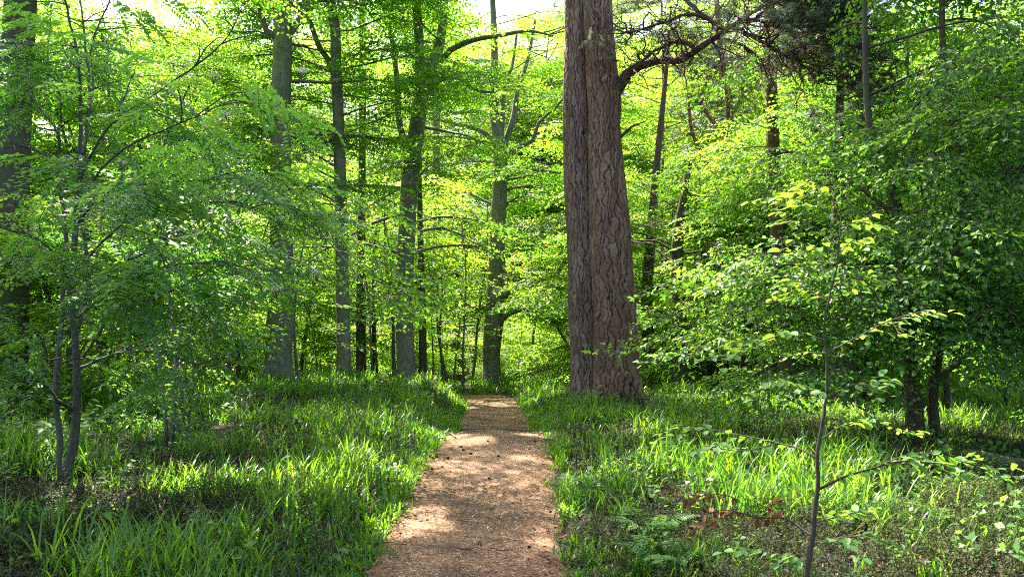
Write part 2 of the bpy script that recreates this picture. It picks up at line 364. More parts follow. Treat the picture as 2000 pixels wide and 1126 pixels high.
for px, py, r in [(812, 1040, .30), (835, 1010, .2), (775, 1055, .18), (920, 868, .30), (880, 860, .25), (1055, 852, .3), (1020, 902, .15), (1060, 905, .14),
                  (740, 930, .35), (700, 985, .2), (1255, 850, .45), (1330, 900, .35), (1180, 850, .3), (1120, 1010, .15), (1165, 940, .25), (300, 850, .4), (350, 790, .6),
                  (850, 800, .4), (640, 800, .3), (1230, 950, .25), (1060, 1070, .12), (450, 830, .3), (1500, 800, .3), (520, 770, .6), (1600, 880, .15)]:
    p = G(px, py); PATCHES.append((p[0], p[1], p[2], r * 1.1))
for px, py, d, r in [(1450, 420, 16, 2.0), (1350, 600, 18, 1.8), (1560, 300, 15, 1.5), (900, 560, 22, 1.6), (620, 700, 19, 1.5), (250, 560, 8, .7), (400, 480, 7, .6), (120, 350, 8, .6), (350, 650, 15, 1.2), (500, 600, 8, .6), (60, 600, 7, .5), (1000, 300, 27, 2), (1400, 230, 27, 1.6), (1040, 620, 30, 2), (820, 500, 30, 2), (980, 640, 24, 2), (900, 380, 24, 1.5), (820, 640, 20, 1.2), (540, 650, 19, 1.2), (1330, 650, 20, 2), (1420, 700, 18, 1.5), (700, 560, 20, 1.5), (1720, 600, 12, .9), (1900, 500, 10, .7), (1620, 250, 14, 1.2)]:   # shafts that reach the lower boughs
    p = W(px, py, d); PATCHES.append((p[0], p[1], p[2], r))

# ground sheet
def grid(name, xs, ys, zf, m, kind='structure'):
    X, Y = np.meshgrid(xs, ys); V = np.stack([X, Y, zf(X, Y)], -1).reshape(-1, 3); nx = len(xs)
    i = np.arange(len(ys) - 1)[:, None] * nx; j = np.arange(nx - 1)[None]
    Q = np.stack([i + j, i + j + 1, i + nx + j + 1, i + nx + j], -1).reshape(-1, 4)
    o = build(name, V, Q, m, smooth=True); o["kind"] = kind; return o
def soil_mat():
    m, t = mat("forest_floor"); L = t.links; tc = N(t, "ShaderNodeTexCoord")
    n = N(t, "ShaderNodeTexNoise"); n.inputs["Scale"].default_value = 38; n.inputs["Detail"].default_value = 9; n.inputs["Roughness"].default_value = .75; L.new(tc.outputs["Object"], n.inputs[0])
    n2 = N(t, "ShaderNodeTexNoise"); n2.inputs["Scale"].default_value = .8; n2.inputs["Detail"].default_value = 5; L.new(tc.outputs["Object"], n2.inputs[0])
    c = ramp(t, n.outputs[0], [(.32, (.008, .006, .004)), (.5, (.022, .014, .008)), (.62, (.05, .028, .014)), (.75, (.10, .055, .028))])
    f = ramp(t, n2.outputs[0], [(.42, (0, 0, 0)), (.6, (.75, .75, .75))])
    mx = N(t, "ShaderNodeMix", data_type='RGBA'); L.new(f, mx.inputs[0]); L.new(c, mx.inputs[6]); mx.inputs[7].default_value = (.014, .028, .006, 1)
    p = N(t, "ShaderNodeBsdfPrincipled"); L.new(mx.outputs[2], p.inputs["Base Color"]); p.inputs["Roughness"].default_value = .95
    b = N(t, "ShaderNodeBump"); b.inputs["Strength"].default_value = .8; b.inputs["Distance"].default_value = .03; L.new(n.outputs[0], b.inputs["Height"]); L.new(b.outputs[0], p.inputs["Normal"])
    o = N(t, "ShaderNodeOutputMaterial"); L.new(p.outputs[0], o.inputs[0]); return m
def path_mat():
    m, t = mat("path_grit"); L = t.links; tc = N(t, "ShaderNodeTexCoord")
    v = N(t, "ShaderNodeTexVoronoi"); v.inputs["Scale"].default_value = 55; L.new(tc.outputs["Object"], v.inputs[0])
    n = N(t, "ShaderNodeTexNoise"); n.inputs["Scale"].default_value = 60; n.inputs["Detail"].default_value = 6; n.inputs["Roughness"].default_value = .7; L.new(tc.outputs["Object"], n.inputs[0])
    n2 = N(t, "ShaderNodeTexNoise"); n2.inputs["Scale"].default_value = 2.2; n2.inputs["Detail"].default_value = 6; L.new(tc.outputs["Object"], n2.inputs[0])
    sp = N(t, "ShaderNodeSeparateColor"); L.new(v.outputs["Color"], sp.inputs[0])
    c = ramp(t, sp.outputs[0], [(0, (.11, .052, .022)), (.35, (.27, .135, .052)), (.7, (.38, .20, .088)), (.93, (.46, .28, .145)), (1, (.56, .43, .30))])
    c2 = ramp(t, n.outputs[0], [(.3, (.45, .45, .45)), (.6, (1, 1, 1))])
    c3 = ramp(t, n2.outputs[0], [(.38, (.45, .42, .38)), (.6, (1.0, 1, 1))])
    a = N(t, "ShaderNodeMix", data_type='RGBA', blend_type='MULTIPLY'); a.inputs[0].default_value = 1; L.new(c, a.inputs[6]); L.new(c2, a.inputs[7])
    a2 = N(t, "ShaderNodeMix", data_type='RGBA', blend_type='MULTIPLY'); a2.inputs[0].default_value = 1; L.new(a.outputs[2], a2.inputs[6]); L.new(c3, a2.inputs[7])
    p = N(t, "ShaderNodeBsdfPrincipled"); L.new(a2.outputs[2], p.inputs["Base Color"]); p.inputs["Roughness"].default_value = .9
    b = N(t, "ShaderNodeBump"); b.inputs["Strength"].default_value = .7; b.inputs["Distance"].default_value = .012; L.new(v.outputs["Distance"], b.inputs["Height"])
    b2 = N(t, "ShaderNodeBump"); b2.inputs["Strength"].default_value = .6; b2.inputs["Distance"].default_value = .02; L.new(n.outputs[0], b2.inputs["Height"]); L.new(b.outputs[0], b2.inputs["Normal"]); L.new(b2.outputs[0], p.inputs["Normal"])
    o = N(t, "ShaderNodeOutputMaterial"); L.new(p.outputs[0], o.inputs[0]); return m
M['soil'] = soil_mat(); M['path'] = path_mat()
gx = np.concatenate([np.linspace(-260, -16, 22), np.linspace(-15, -2.5, 70), np.linspace(-2.4, 2.4, 60), np.linspace(2.5, 15, 70), np.linspace(16, 260, 22)])
gy = np.concatenate([np.linspace(-30, 0, 8), np.linspace(.5, 30, 240), np.linspace(31, 60, 24), np.linspace(64, 380, 24)])
grid("ground", gx, gy, lambda x, y: H(x, y), M['soil'])
# path: its own sheet, ragged edges
py_ = np.arange(1.5, 25.5, .07); pt = np.linspace(-1, 1, 25)
g = np.random.default_rng(5)
def edge(seed):
    r = np.random.default_rng(seed); e = np.convolve(r.normal(0, 1, len(py_) + 8), np.ones(9) / 9, 'valid'); e2 = np.convolve(r.normal(0, 1, len(py_) + 40), np.ones(41) / 41, 'valid'); return .09 * e + .22 * e2
el, er = edge(1), edge(2); hw = .74
PV = np.empty((len(py_), 25, 3))
for i, y in enumerate(py_):
    xl, xr = xc(y) - hw - el[i], xc(y) + hw + er[i]; x = xl + (xr - xl) * (pt + 1) / 2
    cr = np.abs(pt); PV[i, :, 0] = x; PV[i, :, 1] = y
    PV[i, :, 2] = H(x, y) + .03 * (1 - cr ** 6) + .006 + .006 * np.sin(x * 9 + y * 5) * np.cos(y * 7) * (1 - cr ** 4) - .035 * cr ** 12
i = np.arange(len(py_) - 1)[:, None] * 25; j = np.arange(24)[None]
po = build("path", PV.reshape(-1, 3), np.stack([i + j, i + j + 1, i + 26 + j, i + 25 + j], -1).reshape(-1, 4), M['path'], smooth=True); po["kind"] = "structure"
def on_path(x, y): return (np.abs(x - xc(y)) < .70 + .06 * np.sin(y * 3.1) + .05 * np.sin(y * 7.7)) & (y < 23)
def Hp(x, y): return H(x, y) + .034

# ------------------------------------------------------------------ trees
def trunk_path(pts, d):
    P, R = [], []
    for q in pts:
        px, py, w = q[:3]; dd = d + (q[3] if len(q) > 3 else 0); p = W(px, py, dd); P.append(p); R.append(w / F * dd / 2)
    return P, R
def tree(name, label, cat, d, pts, limbs=(), nsec=28, zr=(2.5, 14), ln=(1.6, 4), leaf='beech_leaf', spray='beech', bark='beech_bark', seed=1, group=None, tint=.45,
         lobes=.05, azc=None, el=(.0, .5), nter=6, nsp=4, droop=(.05, .35), limb_leaf=4, flare=1.0, bd=.12, sc=(.8, 1.2), sides=18):
    g = np.random.default_rng(seed); P, R = trunk_path(pts, d)
    b = P[0].copy(); b[2] = float(H(b[0], b[1])); P[0][2] = b[2] - .12
    if flare: # root flare
        P.insert(1, P[0] + (P[1] - P[0]) * min(.9, .30 / max(.3, P[1][2] - P[0][2]))); R.insert(1, R[0] * 1.0); R[0] *= 1 + .35 * flare
        P.insert(2, P[0] + (P[2] - P[0]) * min(.95, .9 / max(.9, P[2][2] - P[0][2]))); R.insert(2, R[1] * .86); 
    T, TR = smooth_path(P, R, .25); wood = Wood(); wood.tube(T, TR, sides, lobes, seed); cr = Crown(spray, seed)
    lim = [(T, TR)]
    for Lm in limbs:
        p_, r_ = trunk_path(Lm, d); q, qr = smooth_path(p_, r_, .25); wood.tube(q, qr, 9, .05, seed + 1); lim.append((q, qr))
    for q, qr in lim[1:]:
        for k in range(limb_leaf):
            p, dd = at(q, g.uniform(.3, 1)); a = math.atan2(dd[1], dd[0]) + g.uniform(-1.5, 1.5)
            leafy_branch(g, wood, cr, p, (cos(a), sin(a), g.uniform(.0, .5)), g.uniform(*ln) * .7, .02, nter, tint=tint, nsp=nsp, droop=droop, bd=bd, sc=sc)
    for k in range(nsec):
        z = zr[0] + (zr[1] - zr[0]) * ((k + g.uniform(0, 1)) / nsec); i = int(np.argmin(np.abs(T[:, 2] - z))); a = g.uniform(0, 6.28) if azc is None else g.normal(azc[0], azc[1])
        f = 1 - .5 * max(0, (z - 9) / 10)
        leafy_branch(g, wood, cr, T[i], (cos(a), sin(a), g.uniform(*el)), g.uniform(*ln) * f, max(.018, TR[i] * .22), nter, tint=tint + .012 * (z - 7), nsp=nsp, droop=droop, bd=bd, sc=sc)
    root = thing(name, label, cat, b, group)
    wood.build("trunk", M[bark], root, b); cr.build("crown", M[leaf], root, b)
    return root

# the named trunks, from left to right
tree("beech_tree", "stout brown-grey trunk at the far left edge behind the rowan", "tree", 13,
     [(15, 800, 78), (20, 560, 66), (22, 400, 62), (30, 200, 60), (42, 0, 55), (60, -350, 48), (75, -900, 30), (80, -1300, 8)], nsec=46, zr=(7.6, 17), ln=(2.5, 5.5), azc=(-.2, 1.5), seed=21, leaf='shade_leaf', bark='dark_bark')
tree("beech_tree", "tall smooth grey beech with flared base beside the rowan leaves", "tree", 19.4,
     [(540, 745, 58), (545, 640, 55), (550, 560, 47), (548, 400, 42), (549, 200, 40), (552, 60, 37), (548, -200, 34), (560, -600, 22), (560, -900, 8)],
     [[(555, 80, 16), (585, 40, 13, .2), (610, 0, 11, .5), (650, -80, 8, 1)], [(545, 78, 14), (520, 60, 12, -.2), (508, 20, 11, -.4), (495, -60, 7, -.8)]], nsec=34, zr=(4.5, 17), ln=(1.8, 5), azc=(1.4, .8), seed=22)
tree("beech_tree", "slender grey beech forking high with a crooked left stem", "tree", 20.5,
     [(673, 745, 32), (670, 600, 27), (666, 400, 24), (662, 250, 22), (656, 130, 21), (655, 60, 20), (645, 0, 19), (640, -150, 17), (650, -600, 8)],
     [[(657, 200, 13), (648, 130, 12, .2), (625, 95, 11, .3), (608, 50, 10, .4), (592, 0, 9, .6), (580, -100, 6, .8)]], nsec=28, zr=(3.4, 13), ln=(1.5, 4.2), azc=(1.57, .9), seed=23)
tree("pine_tree", "thin dark pine trunk right of the slender forked beech", "tree", 25,
     [(705, 742, 22), (705, 620, 19), (706, 450, 16), (708, 160, 14), (708, 0, 13), (706, -300, 9)], nsec=5, zr=(11, 15), ln=(1, 2), spray='needle', leaf='needle', bark='dark_bark', seed=24, lobes=.03, nsp=3)
tree("beech_tree", "thick grey beech that forks into three heavy limbs left of centre", "tree", 22,
     [(795, 748, 40), (790, 640, 34), (790, 540, 34), (796, 440, 33), (800, 370, 34), (808, 300, 33), (818, 230, 30), (828, 170, 27), (848, 120, 24), (860, 80, 20, .2), (868, 0, 17, .3), (880, -250, 12, .4), (890, -500, 5, .5)],
     [[(803, 325, 15), (790, 280, 14, .2), (778, 230, 12, .3), (776, 170, 12, .4), (770, 110, 10, .5), (762, 50, 9, .6), (758, -60, 7, .8)],
      [(822, 210, 20), (820, 150, 20, -.2), (818, 80, 19, -.3), (812, 0, 17, -.4), (800, -200, 12, -.5), (790, -450, 5, -.6)],
      [(860, 120, 12), (880, 98, 12, -.2), (905, 85, 11, -.4), (940, 75, 10, -.8), (985, 68, 9, -1.1), (1030, 60, 7, -1.5), (1080, 70, 4, -2)],
      [(840, 175, 10), (855, 158, 9, -.3), (880, 150, 7, -.6), (905, 158, 6, -1), (935, 178, 5, -1.4), (965, 180, 4, -1.8)]],
     nsec=22, zr=(3.2, 11), ln=(1.6, 4.2), seed=25, limb_leaf=4, azc=(2.3, 1.1))
tree("pine_tree", "narrow dark trunk right beside the thick forked grey beech", "tree", 24,
     [(826, 742, 19), (825, 640, 15), (822, 520, 13), (820, 400, 11), (818, 200, 10), (815, -100, 8)], nsec=6, zr=(4, 11), ln=(1, 2), bark='dark_bark', seed=26, lobes=.03, leaf='beech_leaf')
tree("beech_tree", "pale straight trunk deep in the wood left of the central beech", "tree", 33,
     [(856, 735, 22), (855, 640, 18), (853, 520, 16), (852, 300, 15), (850, 0, 12), (848, -250, 6)], nsec=20, zr=(6, 16), ln=(1.5, 4), seed=27, leaf='understory_leaf', nsp=4)
tree("beech_tree", "fluted grey beech with long low arching limbs at the end of the path", "tree", 26.5,
     [(962, 752, 40), (960, 690, 35), (966, 620, 36), (970, 540, 35), (972, 440, 30), (977, 370, 27), (978, 300, 26), (968, 240, 18), (964, 200, 15), (966, 100, 13, .3), (960, -60, 9, .5), (955, -300, 4, .6)],
     [[(975, 590, 14), (990, 572, 13, -.3), (1015, 560, 12, -.5), (1050, 550, 11, -.8), (1090, 530, 9, -1.2), (1112, 500, 8, -1.5), (1150, 470, 5, -2)],
      [(972, 665, 12), (980, 625, 11, -.3), (1005, 608, 9, -.6), (1040, 604, 8, -.9), (1075, 620, 7, -1.2), (1098, 655, 6, -1.4), (1118, 690, 4, -1.6)],
      [(975, 310, 12), (968, 285, 11, .1), (950, 262, 10, .1), (925, 250, 8, .2), (895, 243, 7, .2), (860, 236, 5, .3)],
      [(980, 310, 13), (990, 270, 13, .2), (1003, 230, 12, .3), (1010, 180, 9, .5), (1030, 120, 7, .6), (1045, 40, 5, .9)],
      [(982, 310, 11), (1005, 290, 11, -.2), (1040, 275, 9, -.4), (1052, 240, 7, -.6), (1085, 210, 6, -.8), (1110, 180, 4, -1.)],
      [(978, 280, 9), (982, 230, 9), (985, 170, 8), (1000, 130, 6), (1010, 60, 4)],
      [(985, 345, 9), (1010, 335, 8, -.4), (1050, 332, 7, -.8), (1095, 338, 5, -1.2)]],
     nsec=30, zr=(4.0, 14), ln=(1.6, 4.4), seed=28, lobes=.10, limb_leaf=4, azc=(1.57, 1.0))

# ---- twin pine with plated bark
def plated(P, R, seed, k=190, step=.032, cw=.10, ch=.36, depth=.030):
    T, TR = smooth_path(P, R, step); n = len(T); g = np.random.default_rng(seed)
    L = np.concatenate([[0], np.cumsum(np.linalg.norm(np.diff(T, axis=0), axis=1))]); a = np.linspace(0, 2 * pi, k, endpoint=False)
    nc = int(round(2 * pi * .40 / cw)); nr = int(L[-1] / ch) + 3; off = g.uniform(-.42, .42, (nr, nc, 2)); pl = g.uniform(0, 1, (nr, nc))
    A, Z = np.meshgrid(a / (2 * pi) * nc, L / ch)
    A = A + .35 * np.sin(Z * 1.3 + 3 * np.sin(A * 2 * pi * 2 / nc)) + .22 * np.sin(Z * 4.3 + A * 2 * pi * 3 / nc) + .12 * np.sin(Z * 9 + 2 * np.sin(A * 2 * pi * 5 / nc)) + .05 * np.sin(Z * 21 + A * 2 * pi * 9 / nc); Z = Z + .22 * np.sin(A * 2 * pi * 5 / nc + Z) + 1
    i0 = np.floor(Z).astype(int); j0 = np.floor(A).astype(int); f1 = np.full(A.shape, 9.); f2 = np.full(A.shape, 9.); a1 = np.zeros(A.shape); z1 = a1.copy(); a2 = a1.copy(); z2 = a1.copy(); idp = np.zeros(A.shape)
    for di in (-1, 0, 1):
        for dj in (-1, 0, 1):
            ii = np.clip(i0 + di, 0, nr - 1); jj = (j0 + dj) % nc; o = off[ii, jj]
            dz = (i0 + di + .5 + o[..., 0]) - Z; da = (j0 + dj + .5 + o[..., 1]) - A; dist = np.hypot(da, dz * 1.1)
            m = dist < f1; m2 = (~m) & (dist < f2); a2 = np.where(m, a1, np.where(m2, da, a2)); z2 = np.where(m, z1, np.where(m2, dz, z2)); a1 = np.where(m, da, a1); z1 = np.where(m, dz, z1); f2 = np.where(m, f1, np.minimum(f2, dist)); idp = np.where(m, pl[ii, jj], idp); f1 = np.where(m, dist, f1)
    crack = sstep(.04, .19, f2 - f1 + g.normal(0, .02, A.shape) + .03 * np.sin(Z * 23 + A * 5)); ver = np.abs(a1 - a2) / (np.abs(a1 - a2) + np.abs(z1 - z2) + 1e-6); crack = 1 - (1 - crack) * (.30 + .70 * sstep(.25, .6, ver)); rad = np.repeat(TR[:, None], k, 1)
    ph = g.uniform(0, 6, 4); aa = a[None]
    rad = rad * (1 + .03 * np.sin(2 * aa + ph[0] + .2 * L[:, None]) + .03 * np.sin(3 * aa + ph[1]) + .015 * np.sin(7 * aa + ph[2] + .8 * L[:, None])) 
    ero = 1 + .32 * np.exp(-L[:, None] / .45) * (.5 + .5 * np.sin(6 * aa + ph[3])); rad = rad * ero + depth * (crack - .7) + .012 * idp * crack
    X = T[:, None] + rad[..., None] * np.stack([np.cos(a), np.sin(a), 0 * a], -1)[None]
    i = np.arange(n - 1)[:, None] * k; j = np.arange(k)[None]; j2 = (j + 1) % k
    return X.reshape(-1, 3), np.stack([i + j, i + j2, i + k + j2, i + k + j], -1).reshape(-1, 4), crack.ravel(), idp.ravel(), T, TR
PD = 17.0
def pine():
    g = np.random.default_rng(77); b = W(1190, 785, PD); b[2] = float(H(b[0], b[1]))
    root = thing("pine_tree", "huge twin-trunked pine with plated red-brown bark and a twisting limb, right of the path", "tree", b)
    for pts, sd in ((([(1150, 800, 66, .35), (1147, 700, 61, .4), (1139, 600, 56, .4), (1140, 520, 57, .4), (1133, 400, 55, .4), (1128, 280, 53, .4), (1126, 190, 50, .35), (1128, 80, 48, .35), (1126, 0, 46, .35), (1125, -300, 40), (1120, -700, 28)]), 1),
                    (([(1208, 802, 90), (1203, 700, 83), (1197, 560, 76), (1192, 470, 76), (1188, 400, 72), (1184, 330, 66), (1180, 250, 60), (1180, 200, 64), (1172, 100, 57), (1167, 0, 54), (1165, -300, 44), (1170, -700, 30)]), 2)):
        P, R = trunk_path(pts, PD); P[0][2] = b[2] - .15
        V, Q, c, pl, T, TR = plated(P, R, sd); build("trunk", V, Q, M['pine_plate_grey' if sd == 1 else 'pine_plate'], root, smooth=True, origin=b, vattr={'crack': c, 'plate': pl})
    wood = Wood(); cr = Crown('needle', 5)
    def limb(pts, k=8):
        P, R = trunk_path(pts, PD); q, r = smooth_path(P, R, .12); q[1:-1] += g.normal(0, .008, q[1:-1].shape); wood.tube(q, r, k, .07, 3); return q
    L1 = limb([(1195, 190, 30), (1212, 165, 24, -.1), (1226, 145, 20, -.2), (1250, 128, 18, -.4), (1290, 117, 17, -.6), (1325, 118, 16, -.8), (1350, 105, 15, -.9), (1372, 88, 14, -1), (1400, 72, 12, -1.1), (1418, 55, 11, -1.2), (1440, 45, 9, -1.3), (1480, 40, 7, -1.5), (1530, 48, 5, -1.8)])
    L2 = limb([(1415, 58, 11, -1.2), (1385, 38, 10, -1.1), (1355, 15, 9, -1), (1335, -10, 9, -.9), (1325, -60, 8, -.7)])
    L3 = limb([(1380, 36, 7, -1.1), (1340, 28, 7, -1.3), (1305, 42, 6, -1.4), (1260, 55, 5, -1.4), (1225, 62, 4, -1.2), (1222, 45, 3, -1.1)])
    L4 = limb([(1360, 96, 10, -.9), (1330, 82, 8, -1), (1290, 95, 6, -1.1), (1255, 118, 5, -1.1), (1225, 135, 4, -.8)])
    L5 = limb([(1425, 50, 9, -1.2), (1470, 72, 7, -1.5), (1520, 100, 6, -1.9), (1570, 130, 4, -2.2), (1610, 165, 3, -2.4)])
    L6 = limb([(1440, 42, 8, -1.3), (1500, 10, 7, -1.6), (1560, -5, 6, -1.9), (1620, 10, 4, -2.2), (1680, 30, 3, -2.4)])
    L7 = limb([(1400, 72, 8, -1.1), (1440, 85, 6, -.8), (1480, 110, 5, -.4), (1500, 150, 4, 0)])
    limb([(1207, 272, 9), (1218, 262, 7, -.2), (1235, 248, 5, -.4), (1262, 236, 3, -.5)], 6)
    def twisted(q, n, Lr, leafy, t0=.15, r=.018):
        for k in range(n):
            p, dd = at(q, g.uniform(t0, 1)); a = g.uniform(0, 6.28); P = wander(g, p, (cos(a) * .8 + dd[0] * .6, sin(a) * .6 + dd[1], g.uniform(-.5, .6)), g.uniform(*Lr), 9, .38)
            wood.tube(P, np.linspace(r, .004, len(P)), 4)
            for m in range(4):
                p2, d2 = at(P, g.uniform(.2, 1)); P2 = wander(g, p2, d2 + g.normal(0, .9, 3), g.uniform(.25, .7), 6, .45); wood.tube(P2, np.linspace(.006, .0025, len(P2)), 3)
                for mm in range(2):
                    p3, d3 = at(P2, g.uniform(.2, 1)); P3 = wander(g, p3, d3 + g.normal(0, .9, 3), g.uniform(.15, .4), 4, .4); wood.tube(P3, np.linspace(.004, .002, len(P3)), 3)
                    if g.uniform() < leafy: cr.put(P3[-1], math.atan2(d3[1], d3[0]) + g.normal(0, .6), g.normal(-.1, .4), g.normal(0, .5), g.uniform(.7, 1.05), .4 + g.normal(0, .12))
                if g.uniform() < leafy: cr.put(P2[-1], math.atan2(d2[1], d2[0]) + g.normal(0, .6), g.normal(-.1, .4), g.normal(0, .5), g.uniform(.8, 1.2), .4 + g.normal(0, .12))
    twisted(L1, 30, (.6, 1.5), .0, .05, .022); twisted(L3, 26, (.4, 1.1), .02); twisted(L4, 26, (.4, 1.1), .02); twisted(L2, 10, (.5, 1.2), .2)
    twisted(L1[len(L1) // 2:], 18, (.8, 2.0), .5); twisted(L5, 32, (.8, 2.3), 1); twisted(L6, 32, (.8, 2.3), 1); twisted(L7, 22, (.5, 1.4), .9); twisted(limb([(1570, 130, 4, -2.2), (1630, 150, 3, -2.4), (1700, 140, 2.5, -2.5)]), 16, (.8, 2.), 1); twisted(limb([(1480, 40, 6, -1.5), (1540, 60, 5, -1.2), (1600, 70, 4, -1), (1660, 90, 3, -.8)]), 16, (.8, 2.), 1)
    for k in range(70): # top of the tree, above the picture
        p = W(1150 + g.normal(0, 20), g.uniform(-700, -260), PD); a = g.uniform(0, 6.28); P = wander(g, p, (cos(a), sin(a), g.uniform(.1, .6)), g.uniform(1.5, 4.6), 8, .25); wood.tube(P, np.linspace(.05, .01, 9), 4)
        for m in range(12): cr.put(at(P, g.uniform(.4, 1))[0] + g.normal(0, .35, 3), g.uniform(0, 6.28), g.normal(-.2, .4), 0, g.uniform(1, 1.6), .4)
    wood.build("limb", M['pine_limb'], root, b); cr.build("crown", M['needle'], root, b, wood='pine_limb')
    st = Wood(); P, R = trunk_path([(1158, 48, 9, -.45), (1152, 34, 7.5, -.5), (1146, 18, 7, -.6), (1140, 0, 7, -.7), (1130, -26, 6, -.8)], PD); q, r = smooth_path(P, R, .05); st.tube(q, r, 10, .05); st.build("broken_branch", M['stub'], root, b)
pine()

# trunks behind the pine on the right
tree("pine_tree", "leaning brown pine trunk seen just right of the twin pine", "tree", 25,
     [(1278, 765, 32), (1270, 700, 27), (1263, 600, 23), (1270, 480, 20), (1285, 300, 13), (1300, 150, 9), (1310, 20, 4)], nsec=8, zr=(9, 15), ln=(1.2, 2.6), spray='needle', leaf='needle', bark='pine_limb', seed=31, lobes=.03)
tree("oak_tree", "dark ivy-clad trunk standing behind the grass right of the twin pine", "tree", 21,
     [(1338, 785, 42), (1330, 700, 33), (1325, 600, 27), (1322, 480, 21), (1334, 390, 14), (1350, 310, 7)], nsec=26, zr=(1.8, 5.5), ln=(1.2, 3.0), bark='dark_bark', seed=32, tint=.5)
tree("pine_tree", "brown pine trunk rising behind the foreground sapling's left leaves", "tree", 18.5,
     [(1545, 822, 38), (1535, 700, 33), (1527, 600, 30), (1520, 480, 28), (1512, 350, 26), (1505, 150, 24), (1500, -100, 20), (1500, -450, 12)], nsec=8, zr=(9, 14), ln=(1.2, 2.6), spray='needle', leaf='needle', bark='pine_limb', seed=33, lobes=.03)
tree("pine_tree", "thin sunlit pale stem between the pine trunks on the right", "tree", 19,
     [(1490, 800, 6), (1488, 720, 5), (1484, 640, 5), (1480, 500, 4), (1478, 400, 3)], nsec=5, zr=(3, 5), ln=(.5, 1), bark='stub', seed=34, lobes=0, flare=0)
tree("pine_tree", "stocky dark trunk low behind the sapling on the right", "tree", 16.5,
     [(1655, 835, 52), (1648, 760, 42), (1640, 640, 36), (1636, 450, 26), (1640, 200, 15), (1650, 0, 8)], nsec=8, zr=(5, 9), ln=(1.2, 2.6), bark='dark_bark', seed=35, lobes=.04)
tree("pine_tree", "second stocky dark trunk low on the right beside its neighbour", "tree", 19,
     [(1705, 815, 36), (1700, 740, 30), (1697, 640, 26), (1695, 450, 18), (1698, 200, 12), (1700, 50, 6)], nsec=8, zr=(5, 9), ln=(1.2, 2.6), bark='dark_bark', seed=36, lobes=.04)

# orange twisty scots pine behind
def twisty_pine():
    g = np.random.default_rng(88); d = 27.; b = W(1395, 770, d); b[2] = float(H(b[0], b[1])); root = thing("pine_tree", "orange-barked pine with bare twisted branches below the big limb", "tree", b)
    wood = Wood(); cr = Crown('needle', 6)
    def lm(pts, k=8):
        P, R = trunk_path(pts, d); q, r = smooth_path(P, R, .2); wood.tube(q, r, k, .05, 3); return q
    T = lm([(1395, 775, 30), (1392, 650, 26), (1388, 500, 22), (1385, 400, 20), (1400, 330, 18), (1420, 270, 16), (1425, 200, 14), (1410, 120, 12), (1400, 0, 10), (1395, -200, 8)])
    q1 = lm([(1385, 400, 14), (1360, 380, 12), (1345, 395, 10), (1335, 420, 8)]); q2 = lm([(1400, 330, 10), (1370, 300, 8), (1350, 250, 7), (1345, 190, 5)])
    q3 = lm([(1420, 260, 9), (1390, 235, 7), (1370, 200, 6), (1380, 160, 5), (1400, 140, 4)]); q4 = lm([(1420, 230, 9), (1445, 200, 7), (1450, 150, 6), (1430, 120, 5)])
    for q, n in ((T[len(T) // 2:], 22), (q1, 4), (q2, 14), (q3, 16), (q4, 14)):
        for k in range(n):
            p, dd = at(q, g.uniform(.1, 1)); P = wander(g, p, g.normal(0, 1, 3) + [0, 0, -.1], g.uniform(.6, 1.6), 8, .4); wood.tube(P, np.linspace(.02, .006, 9), 4)
            for m in range(5):
                p2, d2 = at(P, g.uniform(.2, 1)); P2 = wander(g, p2, d2 + g.normal(0, .8, 3), g.uniform(.3, .9), 5, .4); wood.tube(P2, np.linspace(.009, .004, 6), 3)
                if p2[2] > 8 and g.uniform() < .4 or g.uniform() < .04: cr.put(P2[-1], g.uniform(0, 6), -.1, 0, 1.2, .4)
    wood.build("trunk", M['red_bark'], root, b); cr.build("crown", M['needle'], root, b, wood='pine_limb')
twisty_pine()

# big spreading beech on the right: two stems, curtains of leaves hanging toward the path
def hanging_beech(label, d, trunks, boughs, seed, n, tint, leaf='shade_leaf', az=(pi, 1.6), zr=(1.5, 8)):
    g = np.random.default_rng(seed); wood = Wood(); cr = Crown('beech_hi', seed); b = W(trunks[0][0][0], trunks[0][0][1], d); b[2] = float(H(b[0], b[1]))
    qs = []
    for pts in trunks:
        P, R = trunk_path(pts, d)
        if pts[0][1] > 780: P[0][2] = b[2] - .1
        q, r = smooth_path(P, R, .2); wood.tube(q, r, 12, .07, seed); qs.append((q, r))
    for pts in boughs:
        P, R = trunk_path(pts, d); q, r = smooth_path(P, R, .15); wood.tube(q, r, 7, .05, seed)
        for k in range(6):
            p, dd = at(q, g.uniform(.25, 1)); a = math.atan2(dd[1], dd[0]) + g.uniform(-1.1, 1.1)
            leafy_branch(g, wood, cr, p, (cos(a), sin(a), g.uniform(-.1, .3)), g.uniform(.8, 1.6), .012, 4, (.4, .9), 3, droop=(.1, .5), tint=tint + .1, bd=.12, sc=(.7, 1.05))
    for k in range(n):
        q, r = qs[k % len(qs)]; z = g.uniform(*zr); i = int(np.argmin(np.abs(q[:, 2] - z))); a = g.normal(*az) if z < 4.3 else g.normal(-.1, .7)
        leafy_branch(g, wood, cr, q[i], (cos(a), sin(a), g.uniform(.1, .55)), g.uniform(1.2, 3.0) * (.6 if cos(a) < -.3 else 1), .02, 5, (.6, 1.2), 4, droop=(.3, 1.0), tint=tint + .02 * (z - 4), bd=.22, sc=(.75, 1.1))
    root = thing("beech_tree", label, "tree", b); wood.build("trunk", M['dark_bark'], root, b); cr.build("crown", M[leaf], root, b)
